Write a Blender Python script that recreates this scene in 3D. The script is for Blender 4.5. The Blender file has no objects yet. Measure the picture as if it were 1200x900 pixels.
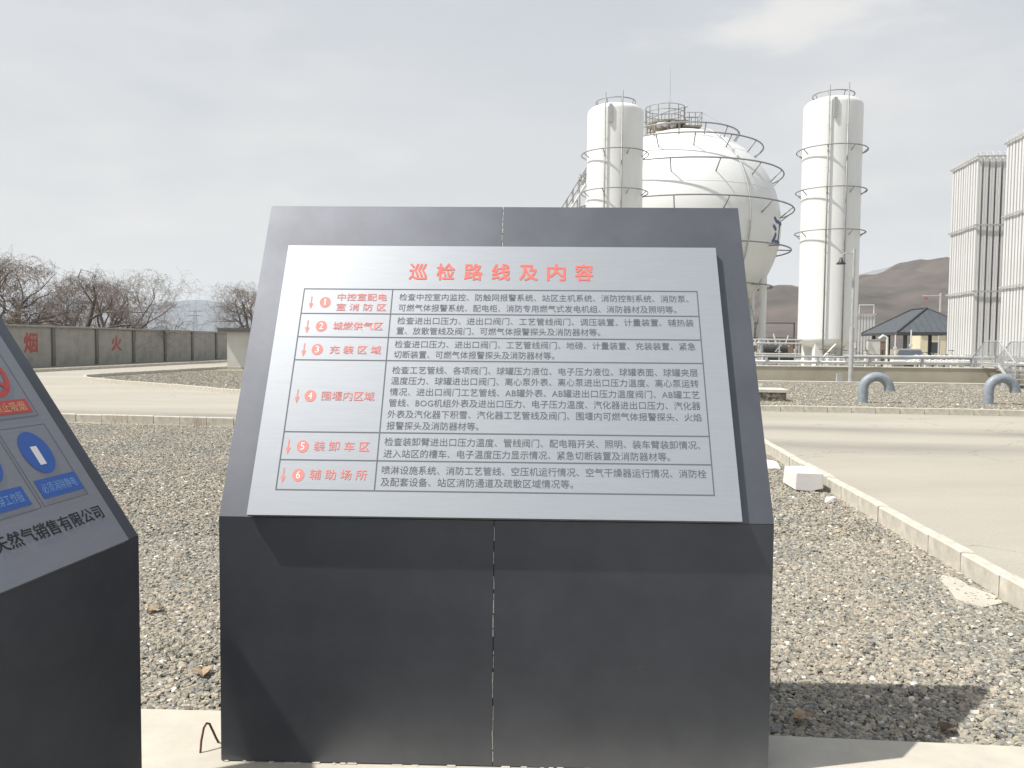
import bpy, math, random
import numpy as np
from mathutils import Vector, Matrix
random.seed(7); rng = np.random.default_rng(7)
S = bpy.context.scene
COL = S.collection
PI = math.pi

# ---------------------------------------------------------------- camera
cam = bpy.data.objects.new('camera', bpy.data.cameras.new('camera'))
COL.objects.link(cam)
PITCH, ROLL = math.radians(2.85), math.radians(0.5)
fw = Vector((0, math.cos(PITCH), -math.sin(PITCH)))
r0 = Vector((1, 0, 0)); u0 = r0.cross(fw)
rt = r0*math.cos(ROLL) + u0*math.sin(ROLL); up = -r0*math.sin(ROLL) + u0*math.cos(ROLL)
M = Matrix((rt, up, -fw)).transposed().to_4x4(); M.translation = (0, 0, 1.6)
cam.matrix_world = M
cam.data.sensor_width = 36; cam.data.lens = 36*950/1200
cam.data.clip_start = 0.05; cam.data.clip_end = 30000
S.camera = cam
# ---------------------------------------------------------------- sky and sun
SUN_TRAVEL = Vector((0.60, 0.13, -1.0)).normalized()
elev = math.asin(-SUN_TRAVEL.z)
W = bpy.data.worlds.new('World'); S.world = W; W.use_nodes = True
nt = W.node_tree; N = nt.nodes; L = nt.links
bg = N['Background']; bg.inputs[1].default_value = 0.10
sky = N.new('ShaderNodeTexSky'); sky.sky_type = 'NISHITA'; sky.sun_disc = False
sky.sun_elevation = elev; sky.sun_rotation = math.atan2(-SUN_TRAVEL.x, -SUN_TRAVEL.y)
sky.air_density = 1.3; sky.dust_density = 4.0; sky.ozone_density = 1.5
tc = N.new('ShaderNodeTexCoord')
mp = N.new('ShaderNodeMapping'); mp.inputs['Scale'].default_value = (1.0, 1.0, 3.2)
L.new(tc.outputs['Generated'], mp.inputs[0])
nz = N.new('ShaderNodeTexNoise'); nz.inputs['Scale'].default_value = 2.1; nz.inputs['Detail'].default_value = 7
nz.inputs['Roughness'].default_value = 0.52; nz.inputs['Distortion'].default_value = 0.35
L.new(mp.outputs[0], nz.inputs['Vector'])
rmp = N.new('ShaderNodeMapRange'); rmp.inputs[1].default_value = 0.36; rmp.inputs[2].default_value = 0.70
rmp.inputs[3].default_value = 0.80; rmp.inputs[4].default_value = 1.0
L.new(nz.outputs[0], rmp.inputs[0])
mx = N.new('ShaderNodeMixRGB')
# haze thick at the horizon and thinner overhead
gn_ = N.new('ShaderNodeVectorMath'); gn_.operation = 'NORMALIZE'; L.new(tc.outputs['Generated'], gn_.inputs[0])
sp_ = N.new('ShaderNodeSeparateXYZ'); L.new(gn_.outputs[0], sp_.inputs[0])
hr = N.new('ShaderNodeMapRange'); hr.inputs[1].default_value = 0.25; hr.inputs[2].default_value = 1.0; hr.inputs[3].default_value = 1.0; hr.inputs[4].default_value = 0.45; hr.interpolation_type = 'SMOOTHSTEP'
L.new(sp_.outputs[2], hr.inputs[0])
hm_ = N.new('ShaderNodeMath'); hm_.operation = 'MULTIPLY'; L.new(rmp.outputs[0], hm_.inputs[0]); L.new(hr.outputs[0], hm_.inputs[1])
# colour of the haze: warmer low down, a thin bright cloud streak
lo = N.new('ShaderNodeMapRange'); lo.inputs[1].default_value = 0.0; lo.inputs[2].default_value = 0.42; L.new(sp_.outputs[2], lo.inputs[0])
hc = N.new('ShaderNodeMixRGB'); hc.inputs[1].default_value = (6.15, 6.12, 6.1, 1); hc.inputs[2].default_value = (5.4, 5.6, 5.85, 1); L.new(lo.outputs[0], hc.inputs[0])
def streak(c, sc, amt, prev):
    a = N.new('ShaderNodeVectorMath'); a.operation = 'SUBTRACT'; a.inputs[1].default_value = c; L.new(gn_.outputs[0], a.inputs[0])
    b = N.new('ShaderNodeVectorMath'); b.operation = 'MULTIPLY'; b.inputs[1].default_value = sc; L.new(a.outputs[0], b.inputs[0])
    w = N.new('ShaderNodeTexNoise'); w.inputs['Scale'].default_value = 9; w.inputs['Detail'].default_value = 6; L.new(mp.outputs[0], w.inputs['Vector'])
    l_ = N.new('ShaderNodeVectorMath'); l_.operation = 'LENGTH'; L.new(b.outputs[0], l_.inputs[0])
    ad = N.new('ShaderNodeMath'); ad.operation = 'MULTIPLY_ADD'; ad.inputs[1].default_value = 2.2; L.new(w.outputs[0], ad.inputs[0]); L.new(l_.outputs['Value'], ad.inputs[2])
    r_ = N.new('ShaderNodeMapRange'); r_.interpolation_type = 'SMOOTHSTEP'; r_.inputs[1].default_value = 1.2; r_.inputs[2].default_value = 2.3; r_.inputs[3].default_value = amt; r_.inputs[4].default_value = 0; L.new(ad.outputs[0], r_.inputs[0])
    m_ = N.new('ShaderNodeMixRGB'); m_.inputs[2].default_value = (7.5, 7.25, 6.9, 1); L.new(r_.outputs[0], m_.inputs[0]); L.new(prev, m_.inputs[1]); return m_.outputs[0]
o_ = streak((.305, .870, .348), (7, 7, 34), .9, hc.outputs[0])
o_ = streak((.42, .86, .24), (5, 5, 9), .4, o_)
o_ = streak((-.50, .80, .28), (2.6, 2.6, 4.5), .3, o_)
L.new(o_, mx.inputs[2]); L.new(hm_.outputs[0], mx.inputs[0]); L.new(sky.outputs[0], mx.inputs[1]); L.new(mx.outputs[0], bg.inputs[0])
sd = bpy.data.lights.new('sun', 'SUN'); sd.energy = 4.8; sd.angle = math.radians(0.6); sd.color = (1, 0.965, 0.91)
sun = bpy.data.objects.new('sun', sd); COL.objects.link(sun)
sun.rotation_euler = SUN_TRAVEL.to_track_quat('-Z', 'Y').to_euler()
S.view_settings.view_transform = 'Standard'; S.view_settings.look = 'None'
S.view_settings.exposure = 0.30; S.view_settings.gamma = 1.0
S.cycles.use_denoising = True
S.cycles.max_bounces = 6; S.cycles.volume_bounces = 1

# ---------------------------------------------------------------- helpers
def tag(o, label=None, cat=None, group=None, kind=None):
    if label: o['label'] = label
    if cat: o['category'] = cat
    if group: o['group'] = group
    if kind: o['kind'] = kind
    return o
def empty(name, loc=(0, 0, 0), rz=0.0, **k):
    o = bpy.data.objects.new(name, None); COL.objects.link(o)
    o.location = loc; o.rotation_euler = (0, 0, rz); o.empty_display_size = 0.2
    return tag(o, **k)
def inst(name, me, parent=None, loc=(0, 0, 0), rot=(0, 0, 0), sc=(1, 1, 1)):
    o = bpy.data.objects.new(name, me); COL.objects.link(o)
    if parent: o.parent = parent
    o.location = loc; o.rotation_euler = rot; o.scale = sc
    return o
class MB:
    def __init__(s): s.v = []; s.f = []
    def add(s, vs, fs):
        b = len(s.v); s.v += [tuple(q) for q in vs]; s.f += [tuple(b+i for i in f) for f in fs]; return s
    def box(s, x0, x1, y0, y1, z0, z1, bev=0.0):
        if bev <= 0:
            vs = [(x, y, z) for z in (z0, z1) for y in (y0, y1) for x in (x0, x1)]
            return s.add(vs, [(0, 2, 3, 1), (4, 5, 7, 6), (0, 1, 5, 4), (2, 6, 7, 3), (0, 4, 6, 2), (1, 3, 7, 5)])
        b = bev   # chamfered top edges
        vs = [(x0, y0, z0), (x1, y0, z0), (x1, y1, z0), (x0, y1, z0), (x0, y0, z1-b), (x1, y0, z1-b), (x1, y1, z1-b), (x0, y1, z1-b),
              (x0+b, y0+b, z1), (x1-b, y0+b, z1), (x1-b, y1-b, z1), (x0+b, y1-b, z1)]
        fs = [(3, 2, 1, 0), (8, 9, 10, 11)]
        for k in (0, 4):
            for i in range(4): j = (i+1) % 4; fs.append((k+i, k+j, k+4+j, k+4+i))
        return s.add(vs, fs)
    def tube(s, pts, r, n=8, caps=True):
        pts = [Vector(p) for p in pts]; m = len(pts)
        rs = r if isinstance(r, (list, tuple)) else [r]*m
        vs = []; prev = None
        for i, p in enumerate(pts):
            t = (pts[min(i+1, m-1)]-pts[max(i-1, 0)]).normalized()
            if prev is None:
                a = Vector((0, 0, 1)) if abs(t.z) < 0.9 else Vector((1, 0, 0))
                u = t.cross(a).normalized()
            else:
                u = (prev - t*prev.dot(t)).normalized()
            prev = u; w = t.cross(u)
            for k in range(n):
                th = 2*PI*k/n; vs.append(p + (u*math.cos(th)+w*math.sin(th))*rs[i])
        fs = []
        for i in range(m-1):
            for k in range(n):
                k2 = (k+1) % n; fs.append((i*n+k, i*n+k2, (i+1)*n+k2, (i+1)*n+k))
        if caps: fs.append(tuple(range(n))[::-1]); fs.append(tuple((m-1)*n+k for k in range(n)))
        return s.add(vs, fs)
    def ring(s, c, R, r, n=48, m=6):
        vs = []; fs = []
        for i in range(n):
            a = 2*PI*i/n
            for k in range(m):
                b = 2*PI*k/m; q = R + r*math.cos(b)
                vs.append((c[0]+q*math.cos(a), c[1]+q*math.sin(a), c[2]+r*math.sin(b)))
        for i in range(n):
            for k in range(m):
                i2 = (i+1) % n; k2 = (k+1) % m; fs.append((i*m+k, i2*m+k, i2*m+k2, i*m+k2))
        return s.add(vs, fs)
    def lathe(s, prof, n=32, c=(0, 0, 0)):
        vs = [(c[0]+q*math.cos(2*PI*k/n), c[1]+q*math.sin(2*PI*k/n), c[2]+z) for q, z in prof for k in range(n)]
        fs = []
        for i in range(len(prof)-1):
            for k in range(n):
                k2 = (k+1) % n; fs.append((i*n+k, i*n+k2, (i+1)*n+k2, (i+1)*n+k))
        return s.add(vs, fs)
    def prism(s, poly, z0, z1):
        n = len(poly)
        vs = [(x, y, z0) for x, y in poly]+[(x, y, z1) for x, y in poly]
        return s.add(vs, [tuple(range(n))[::-1], tuple(range(n, 2*n))]+[(i, (i+1) % n, n+(i+1) % n, n+i) for i in range(n)])
    def mesh(s, name, mat, smooth=False):
        me = bpy.data.meshes.new(name); me.from_pydata(s.v, [], s.f); me.materials.append(mat)
        if smooth: me.shade_smooth()
        me.update(); return me
    def build(s, name, mat, parent=None, smooth=False, **k):
        return inst(name, s.mesh(name, mat, smooth), parent, **k)
def smooth_by_angle(o, deg=35):
    me = o.data; me.shade_smooth()
    try: me.set_sharp_from_angle(angle=math.radians(deg))
    except Exception: pass
    return o

# ---------------------------------------------------------------- materials
def mat(name, col, rough=0.7, metal=0.0, spec=0.5, var=0.0, scale=5.0, bump=0.0, bscale=40.0, col2=None, coords='Object', stretch=(1, 1, 1), detail=6, aniso=0, bdist=0.02):
    m = bpy.data.materials.new(name); m.use_nodes = True
    nt = m.node_tree; b = nt.nodes['Principled BSDF']; nn = nt.nodes.new; ln = nt.links.new
    b.inputs['Roughness'].default_value = rough; b.inputs['Metallic'].default_value = metal
    b.inputs['Specular IOR Level'].default_value = spec; b.inputs['Base Color'].default_value = (*col, 1)
    tc = nn('ShaderNodeTexCoord'); mp = nn('ShaderNodeMapping'); mp.inputs['Scale'].default_value = stretch
    ln(tc.outputs[coords], mp.inputs[0])
    m['_'] = 0
    if var > 0 or col2:
        n1 = nn('ShaderNodeTexNoise'); n1.inputs['Scale'].default_value = scale; n1.inputs['Detail'].default_value = detail; n1.inputs['Roughness'].default_value = 0.62
        ln(mp.outputs[0], n1.inputs['Vector'])
        r = nn('ShaderNodeValToRGB'); r.color_ramp.elements[0].position = 0.32; r.color_ramp.elements[1].position = 0.68
        c2 = col2 or tuple(min(1, c*(1+var)) for c in col); c1 = col if col2 else tuple(c*(1-var) for c in col)
        r.color_ramp.elements[0].color = (*c1, 1); r.color_ramp.elements[1].color = (*c2, 1)
        ln(n1.outputs[0], r.inputs[0]); ln(r.outputs[0], b.inputs['Base Color'])
    if bump > 0:
        n2 = nn('ShaderNodeTexNoise'); n2.inputs['Scale'].default_value = bscale; n2.inputs['Detail'].default_value = 5
        ln(mp.outputs[0], n2.inputs['Vector'])
        bp = nn('ShaderNodeBump'); bp.inputs['Strength'].default_value = bump; bp.inputs['Distance'].default_value = bdist
        ln(n2.outputs[0], bp.inputs['Height']); ln(bp.outputs[0], b.inputs['Normal'])
    return m
def nodes_of(m): return m.node_tree.nodes, m.node_tree.links, m.node_tree.nodes['Principled BSDF']

# concrete road: blotches, long tyre-worn bands, fine cracks
def road_mat():
    m = mat('concrete_road', (0.40, 0.37, 0.31), 0.85, var=0.0, bump=0.25, bscale=60, bdist=0.004)
    n, l, b = nodes_of(m)
    geo = n.new('ShaderNodeNewGeometry'); sep = n.new('ShaderNodeSeparateXYZ')
    l.new(geo.outputs['Position'], sep.inputs[0])
    n1 = n.new('ShaderNodeTexNoise'); n1.inputs['Scale'].default_value = 0.35; n1.inputs['Detail'].default_value = 9; n1.inputs['Roughness'].default_value = .65
    mpp = n.new('ShaderNodeMapping'); mpp.inputs['Rotation'].default_value = (0, 0, math.radians(8)); mpp.inputs['Scale'].default_value = (0.45, 1.3, 1)
    l.new(geo.outputs['Position'], mpp.inputs[0]); l.new(mpp.outputs[0], n1.inputs['Vector'])
    r = n.new('ShaderNodeValToRGB'); r.color_ramp.elements[0].position = .3; r.color_ramp.elements[1].position = .72
    r.color_ramp.elements[0].color = (.31, .29, .24, 1); r.color_ramp.elements[1].color = (.395, .368, .31, 1)
    l.new(n1.outputs[0], r.inputs[0])
    # s = 0.143x + 0.99y : distance along the crossing road
    ax = n.new('ShaderNodeMath'); ax.operation = 'MULTIPLY'; ax.inputs[1].default_value = 0.143; l.new(sep.outputs[0], ax.inputs[0])
    sm = n.new('ShaderNodeMath'); sm.operation = 'MULTIPLY_ADD'; sm.inputs[1].default_value = 0.99; l.new(sep.outputs[1], sm.inputs[0]); l.new(ax.outputs[0], sm.inputs[2])
    wob = n.new('ShaderNodeTexNoise'); wob.inputs['Scale'].default_value = 0.16; l.new(geo.outputs['Position'], wob.inputs['Vector'])
    sw = n.new('ShaderNodeMath'); sw.operation = 'ADD'; l.new(sm.outputs[0], sw.inputs[0]); l.new(wob.outputs[0], sw.inputs[1])
    acc = None
    for c, w in ((14.1, 1.1), (16.8, 1.0)):
        d = n.new('ShaderNodeMath'); d.operation = 'SUBTRACT'; d.inputs[1].default_value = c; l.new(sw.outputs[0], d.inputs[0])
        a = n.new('ShaderNodeMath'); a.operation = 'ABSOLUTE'; l.new(d.outputs[0], a.inputs[0])
        mr = n.new('ShaderNodeMapRange'); mr.interpolation_type = 'SMOOTHSTEP'; mr.inputs[1].default_value = 0; mr.inputs[2].default_value = w; mr.inputs[3].default_value = 1; mr.inputs[4].default_value = 0
        l.new(a.outputs[0], mr.inputs[0])
        if acc is None: acc = mr.outputs[0]
        else:
            q = n.new('ShaderNodeMath'); q.operation = 'MAXIMUM'; l.new(acc, q.inputs[0]); l.new(mr.outputs[0], q.inputs[1]); acc = q.outputs[0]
    st = n.new('ShaderNodeTexNoise'); st.inputs['Scale'].default_value = 0.6; st.inputs['Detail'].default_value = 5
    l.new(mpp.outputs[0], st.inputs['Vector'])
    q = n.new('ShaderNodeMath'); q.operation = 'MULTIPLY'; l.new(acc, q.inputs[0]); l.new(st.outputs[0], q.inputs[1])
    mix = n.new('ShaderNodeMixRGB'); mix.inputs[2].default_value = (.17, .16, .145, 1)
    l.new(q.outputs[0], mix.inputs[0]); l.new(r.outputs[0], mix.inputs[1])
    # hairline cracks
    v = n.new('ShaderNodeTexVoronoi'); v.feature = 'DISTANCE_TO_EDGE'; v.inputs['Scale'].default_value = 0.22
    dn = n.new('ShaderNodeTexNoise'); dn.inputs['Scale'].default_value = 1.3; dn.inputs['Detail'].default_value = 5; l.new(geo.outputs['Position'], dn.inputs['Vector'])
    ad = n.new('ShaderNodeMixRGB'); ad.blend_type = 'ADD'; ad.inputs[0].default_value = 1.2; l.new(geo.outputs['Position'], ad.inputs[1]); l.new(dn.outputs[1], ad.inputs[2])
    l.new(ad.outputs[0], v.inputs['Vector'])
    lt = n.new('ShaderNodeMath'); lt.operation = 'LESS_THAN'; lt.inputs[1].default_value = 0.0022; l.new(v.outputs[0], lt.inputs[0])
    hq = n.new('ShaderNodeMath'); hq.operation = 'MULTIPLY'; hq.inputs[1].default_value = .45; l.new(lt.outputs[0], hq.inputs[0])
    m2 = n.new('ShaderNodeMixRGB'); m2.inputs[2].default_value = (.13, .12, .10, 1); l.new(hq.outputs[0], m2.inputs[0]); l.new(mix.outputs[0], m2.inputs[1])
    fine = n.new('ShaderNodeTexNoise'); fine.inputs['Scale'].default_value = 45; fine.inputs['Detail'].default_value = 4; l.new(geo.outputs['Position'], fine.inputs['Vector'])
    fm = n.new('ShaderNodeMapRange'); fm.inputs[1].default_value = .3; fm.inputs[2].default_value = .7; fm.inputs[3].default_value = .9; fm.inputs[4].default_value = 1.08; l.new(fine.outputs[0], fm.inputs[0])
    m3 = n.new('ShaderNodeMixRGB'); m3.blend_type = 'MULTIPLY'; m3.inputs[0].default_value = 1; l.new(m2.outputs[0], m3.inputs[1]); l.new(fm.outputs[0], m3.inputs[2])
    l.new(m3.outputs[0], b.inputs['Base Color'])
    return m
# gravel bed under and beyond the real stones
def gravel_mat(name, sc=38.0, dark=1.0):
    m = mat(name, (.2, .19, .16), 0.95, spec=.2)
    n, l, b = nodes_of(m)
    geo = n.new('ShaderNodeNewGeometry')
    v = n.new('ShaderNodeTexVoronoi'); v.inputs['Scale'].default_value = sc; l.new(geo.outputs['Position'], v.inputs['Vector'])
    r = n.new('ShaderNodeValToRGB'); e = r.color_ramp
    e.elements[0].color = (.10*dark, .10*dark, .09*dark, 1); e.elements[1].color = (.52*dark, .50*dark, .44*dark, 1)
    for p, c in ((.3, (.17, .165, .145)), (.55, (.25, .235, .20)), (.8, (.33, .30, .25))):
        q = e.elements.new(p); q.color = (*[k*dark for k in c], 1)
    sp = n.new('ShaderNodeSeparateColor'); l.new(v.outputs['Color'], sp.inputs[0]); l.new(sp.outputs[0], r.inputs[0])
    n1 = n.new('ShaderNodeTexNoise'); n1.inputs['Scale'].default_value = .55; n1.inputs['Detail'].default_value = 6; l.new(geo.outputs['Position'], n1.inputs['Vector'])
    mr = n.new('ShaderNodeValToRGB'); mr.color_ramp.elements[0].position = .35; mr.color_ramp.elements[1].position = .65
    mr.color_ramp.elements[0].color = (.88, .89, .88, 1); mr.color_ramp.elements[1].color = (1.10, 1.05, .97, 1); l.new(n1.outputs[0], mr.inputs[0])
    mu = n.new('ShaderNodeMixRGB'); mu.blend_type = 'MULTIPLY'; mu.inputs[0].default_value = 1
    l.new(r.outputs[0], mu.inputs[1]); l.new(mr.outputs[0], mu.inputs[2]); l.new(mu.outputs[0], b.inputs['Base Color'])
    bp = n.new('ShaderNodeBump'); bp.inputs['Strength'].default_value = .9; bp.inputs['Distance'].default_value = .02; bp.invert = True
    l.new(v.outputs['Distance'], bp.inputs['Height']); l.new(bp.outputs[0], b.inputs['Normal'])
    return m
def stone_mat():
    m = mat('crushed_stone', (.2, .19, .16), 0.9, spec=.25)
    n, l, b = nodes_of(m)
    oi = n.new('ShaderNodeObjectInfo'); r = n.new('ShaderNodeValToRGB'); e = r.color_ramp; e.interpolation = 'CONSTANT'
    cols = [(.0, (.15, .15, .14)), (.10, (.24, .235, .21)), (.26, (.31, .295, .25)), (.40, (.22, .23, .22)), (.54, (.36, .335, .28)),
            (.66, (.28, .265, .23)), (.78, (.36, .335, .28)), (.89, (.32, .275, .215)), (.94, (.45, .43, .38)), (.984, (.68, .66, .61))]
    e.elements[0].position = 0; e.elements[0].color = (*cols[0][1], 1); e.elements[1].position = cols[1][0]; e.elements[1].color = (*cols[1][1], 1)
    for p, c in cols[2:]: q = e.elements.new(p); q.color = (*c, 1)
    l.new(oi.outputs['Random'], r.inputs[0])
    geo = n.new('ShaderNodeNewGeometry'); n1 = n.new('ShaderNodeTexNoise'); n1.inputs['Scale'].default_value = .8; n1.inputs['Detail'].default_value = 4; l.new(geo.outputs['Position'], n1.inputs['Vector'])
    mr = n.new('ShaderNodeValToRGB'); mr.color_ramp.elements[0].position = .38; mr.color_ramp.elements[1].position = .62
    mr.color_ramp.elements[0].color = (.92, .92, .90, 1); mr.color_ramp.elements[1].color = (1.07, 1.02, .96, 1); l.new(n1.outputs[0], mr.inputs[0])
    mu = n.new('ShaderNodeMixRGB'); mu.blend_type = 'MULTIPLY'; mu.inputs[0].default_value = 1
    l.new(r.outputs[0], mu.inputs[1]); l.new(mr.outputs[0], mu.inputs[2])
    n2 = n.new('ShaderNodeTexNoise'); n2.inputs['Scale'].default_value = 60; n2.inputs['Detail'].default_value = 4; l.new(geo.outputs['Position'], n2.inputs['Vector'])
    m2 = n.new('ShaderNodeMapRange'); m2.inputs[1].default_value = .3; m2.inputs[2].default_value = .7; m2.inputs[3].default_value = .75; m2.inputs[4].default_value = 1.2; l.new(n2.outputs[0], m2.inputs[0])
    m3 = n.new('ShaderNodeMixRGB'); m3.blend_type = 'MULTIPLY'; m3.inputs[0].default_value = 1; l.new(mu.outputs[0], m3.inputs[1]); l.new(m2.outputs[0], m3.inputs[2])
    l.new(m3.outputs[0], b.inputs['Base Color'])
    return m
def stained(name, base, stain, z_amount=.35, rough=.45, scale=3.0, stretch=(6, 6, .5), bump=0.0):
    """paint with vertical streaks of dirt"""
    m = mat(name, base, rough, bump=bump, bscale=3, bdist=.02)
    n, l, b = nodes_of(m)
    tc = n.new('ShaderNodeTexCoord'); mp = n.new('ShaderNodeMapping'); mp.inputs['Scale'].default_value = stretch; l.new(tc.outputs['Object'], mp.inputs[0])
    n1 = n.new('ShaderNodeTexNoise'); n1.inputs['Scale'].default_value = scale; n1.inputs['Detail'].default_value = 7; n1.inputs['Roughness'].default_value = .6; l.new(mp.outputs[0], n1.inputs['Vector'])
    mr = n.new('ShaderNodeMapRange'); mr.inputs[1].default_value = .42; mr.inputs[2].default_value = .75; mr.inputs[3].default_value = 0; mr.inputs[4].default_value = z_amount; l.new(n1.outputs[0], mr.inputs[0])
    mx = n.new('ShaderNodeMixRGB'); mx.inputs[1].default_value = (*base, 1); mx.inputs[2].default_value = (*stain, 1); l.new(mr.outputs[0], mx.inputs[0]); l.new(mx.outputs[0], b.inputs['Base Color'])
    return m

m_road = road_mat()
m_gravel = gravel_mat('gravel_bed', 42, 1.15); m_gravel_far = gravel_mat('gravel_island', 22, 1.12); m_stone = stone_mat()
m_soil = mat('dry_soil', (.19, .155, .11), .95, col2=(.30, .26, .19), scale=.03, detail=10, coords='Object')
m_kerb = mat('kerb_concrete', (.50, .47, .40), .85, var=.18, scale=9, bump=.3, bscale=50, bdist=.004)
m_plinth = mat('plinth_concrete', (.46, .43, .36), .85, var=.10, scale=5, bump=.25, bscale=70, bdist=.004)
m_shoulder = mat('dusty_shoulder', (.24, .22, .18), .95, var=.2, scale=1.5, bump=.3)
m_cab = mat('charcoal_sheet', (.148, .156, .174), .52, metal=.92, spec=.5, var=.12, scale=3.0, bump=.04, bscale=1.6, bdist=.01, detail=8)
def smear(m, lo, hi, scale, stretch):
    n, l, b = nodes_of(m); tc = n.new('ShaderNodeTexCoord'); mp = n.new('ShaderNodeMapping'); mp.inputs['Scale'].default_value = stretch; l.new(tc.outputs['Object'], mp.inputs[0])
    n1 = n.new('ShaderNodeTexNoise'); n1.inputs['Scale'].default_value = scale; n1.inputs['Detail'].default_value = 9; n1.inputs['Roughness'].default_value = .68; n1.inputs['Distortion'].default_value = .6; l.new(mp.outputs[0], n1.inputs['Vector'])
    r = n.new('ShaderNodeMapRange'); r.inputs[1].default_value = .3; r.inputs[2].default_value = .7; r.inputs[3].default_value = lo; r.inputs[4].default_value = hi; l.new(n1.outputs[0], r.inputs[0]); l.new(r.outputs[0], b.inputs['Roughness'])
smear(m_cab, .49, .56, 1.8, (1, 1, .5))
m_core = mat('cabinet_core', (.03, .03, .032), .6)
m_seal = mat('old_sealant', (.5, .49, .45), .6, var=.4, scale=60)
m_alu = mat('brushed_aluminium', (.425, .45, .475), .43, metal=.55, spec=.5, var=.03, scale=8, stretch=(1, 14, 14))
m_alu_shade = mat('shaded_aluminium', (.26, .27, .30), .45, metal=.35, spec=.5, var=.04, scale=8, stretch=(1, 14, 14))  # main plate's aluminium, darkened in the colour for its grazing light
m_ink = mat('grey_ink', (.11, .12, .13), .55)
m_rule = mat('rule_ink', (.12, .13, .145), .5)
m_redp = mat('pale_red_ink', (.76, .25, .22), .5)
m_red = mat('red_ink', (.74, .17, .135), .5)
m_redw = mat('pale_ink', (.80, .78, .76), .5)
m_black = mat('black_ink', (.015, .015, .02), .5)
m_bann_red = mat('banner_red', (.50, .065, .055), .45); m_bann_blue = mat('sign_blue', (.03, .11, .40), .45)
m_yel = mat('banner_lettering', (.62, .45, .22), .5); m_blue_l = mat('blue_banner_lettering', (.22, .36, .62), .5)
m_white = stained('white_tank_paint', (.76, .78, .77), (.56, .55, .50), .25, .38, 1.2, (1.2, 1.2, .15))
m_whitepipe = mat('white_pipe_paint', (.72, .72, .69), .5, var=.1, scale=3)
m_galv = mat('galvanised_steel', (.46, .47, .47), .5, metal=.3, var=.15, scale=4)
m_ring = mat('grey_pipe_steel', (.28, .28, .28), .55, metal=.3, var=.15, scale=4)
m_fin = stained('vaporiser_aluminium', (.66, .665, .66), (.42, .41, .39), .35, .45, 2.0, (4, 4, .3))
m_band = mat('vaporiser_band', (.42, .42, .40), .6, var=.12, scale=5)
m_wall = stained('rendered_wall', (.35, .34, .305), (.17, .165, .145), .6, .92, 1.6, (.9, .9, .7), bump=.2)
m_pillar = mat('wall_pillar', (.16, .155, .14), .9, var=.15, scale=3)
m_cope = mat('wall_coping', (.28, .27, .25), .9, var=.15, scale=3)
m_redpaint = mat('faded_red_paint', (.40, .10, .085), .85, var=.3, scale=12)
m_dyke = stained('dyke_concrete', (.40, .37, .30), (.24, .20, .13), .55, .9, .8, (.8, .8, .5), bump=.15)
m_dyketop = mat('dyke_top', (.52, .50, .44), .85, var=.1, scale=4)
m_vent = mat('blue_grey_pipe_paint', (.24, .275, .305), .5, var=.18, scale=9, bump=.15, bscale=25, bdist=.004)
m_foam = mat('foam', (.68, .66, .64), .8, var=.04, scale=20, bump=.2, bscale=120, bdist=.003)
m_rust = mat('rusty_bar', (.12, .06, .04), .8, var=.4, scale=60)
m_leaf = mat('dead_leaf', (.34, .25, .16), .8, var=.35, scale=30)
m_leafd = mat('dark_dead_leaf', (.10, .07, .045), .8, var=.3, scale=30)
m_weed = mat('sparse_weed', (.10, .12, .045), .8, var=.3, scale=20)
m_bark = mat('bark', (.14, .115, .10), .95, var=.3, scale=6)
m_twig = mat('twigs', (.25, .215, .19), .95, var=.25, scale=1.5)  # lightened colour stands in for haze over the trees
m_bud = mat('spring_buds', (.17, .13, .09), .9, var=.3, scale=1)
m_redtwig = mat('reddish_twigs', (.27, .17, .155), .95, var=.25, scale=1)
m_hut = mat('pale_render', (.60, .59, .55), .9, var=.07, scale=1.2, bump=.1)
m_roofdk = mat('dark_roof_slab', (.10, .10, .10), .8, var=.1, scale=4)
m_tile = mat('grey_roof_sheet', (.075, .085, .095), .6, var=.15, scale=3)
m_cream = mat('cream_render', (.62, .57, .42), .85, var=.06, scale=1)
m_dark = mat('dark_equipment', (.05, .052, .055), .6, var=.3, scale=4)
m_glass = mat('dark_glass', (.03, .035, .04), .08, spec=.8)
m_cglass = mat('windscreen_glass', (.20, .235, .26), .06, spec=1.0)  # pale base colour carries the sky's reflection
m_carw = mat('white_car_paint', (.75, .76, .77), .2)
m_tyre = mat('tyre_rubber', (.02, .02, .02), .9)
m_hill = mat('scrub_hill', (.030, .026, .020), .95, col2=(.105, .080, .064), scale=.02, detail=12)
m_hill2 = mat('far_ridge', (.16, .15, .15), .95, var=.15, scale=.004)
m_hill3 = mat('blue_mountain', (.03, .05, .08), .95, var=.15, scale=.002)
m_navy = mat('navy_paint', (.03, .09, .22), .5)
m_lamp = mat('lamp_black', (.04, .04, .045), .5)
m_stonefill = gravel_mat('pebble_dash', 14, 1.0)

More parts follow.
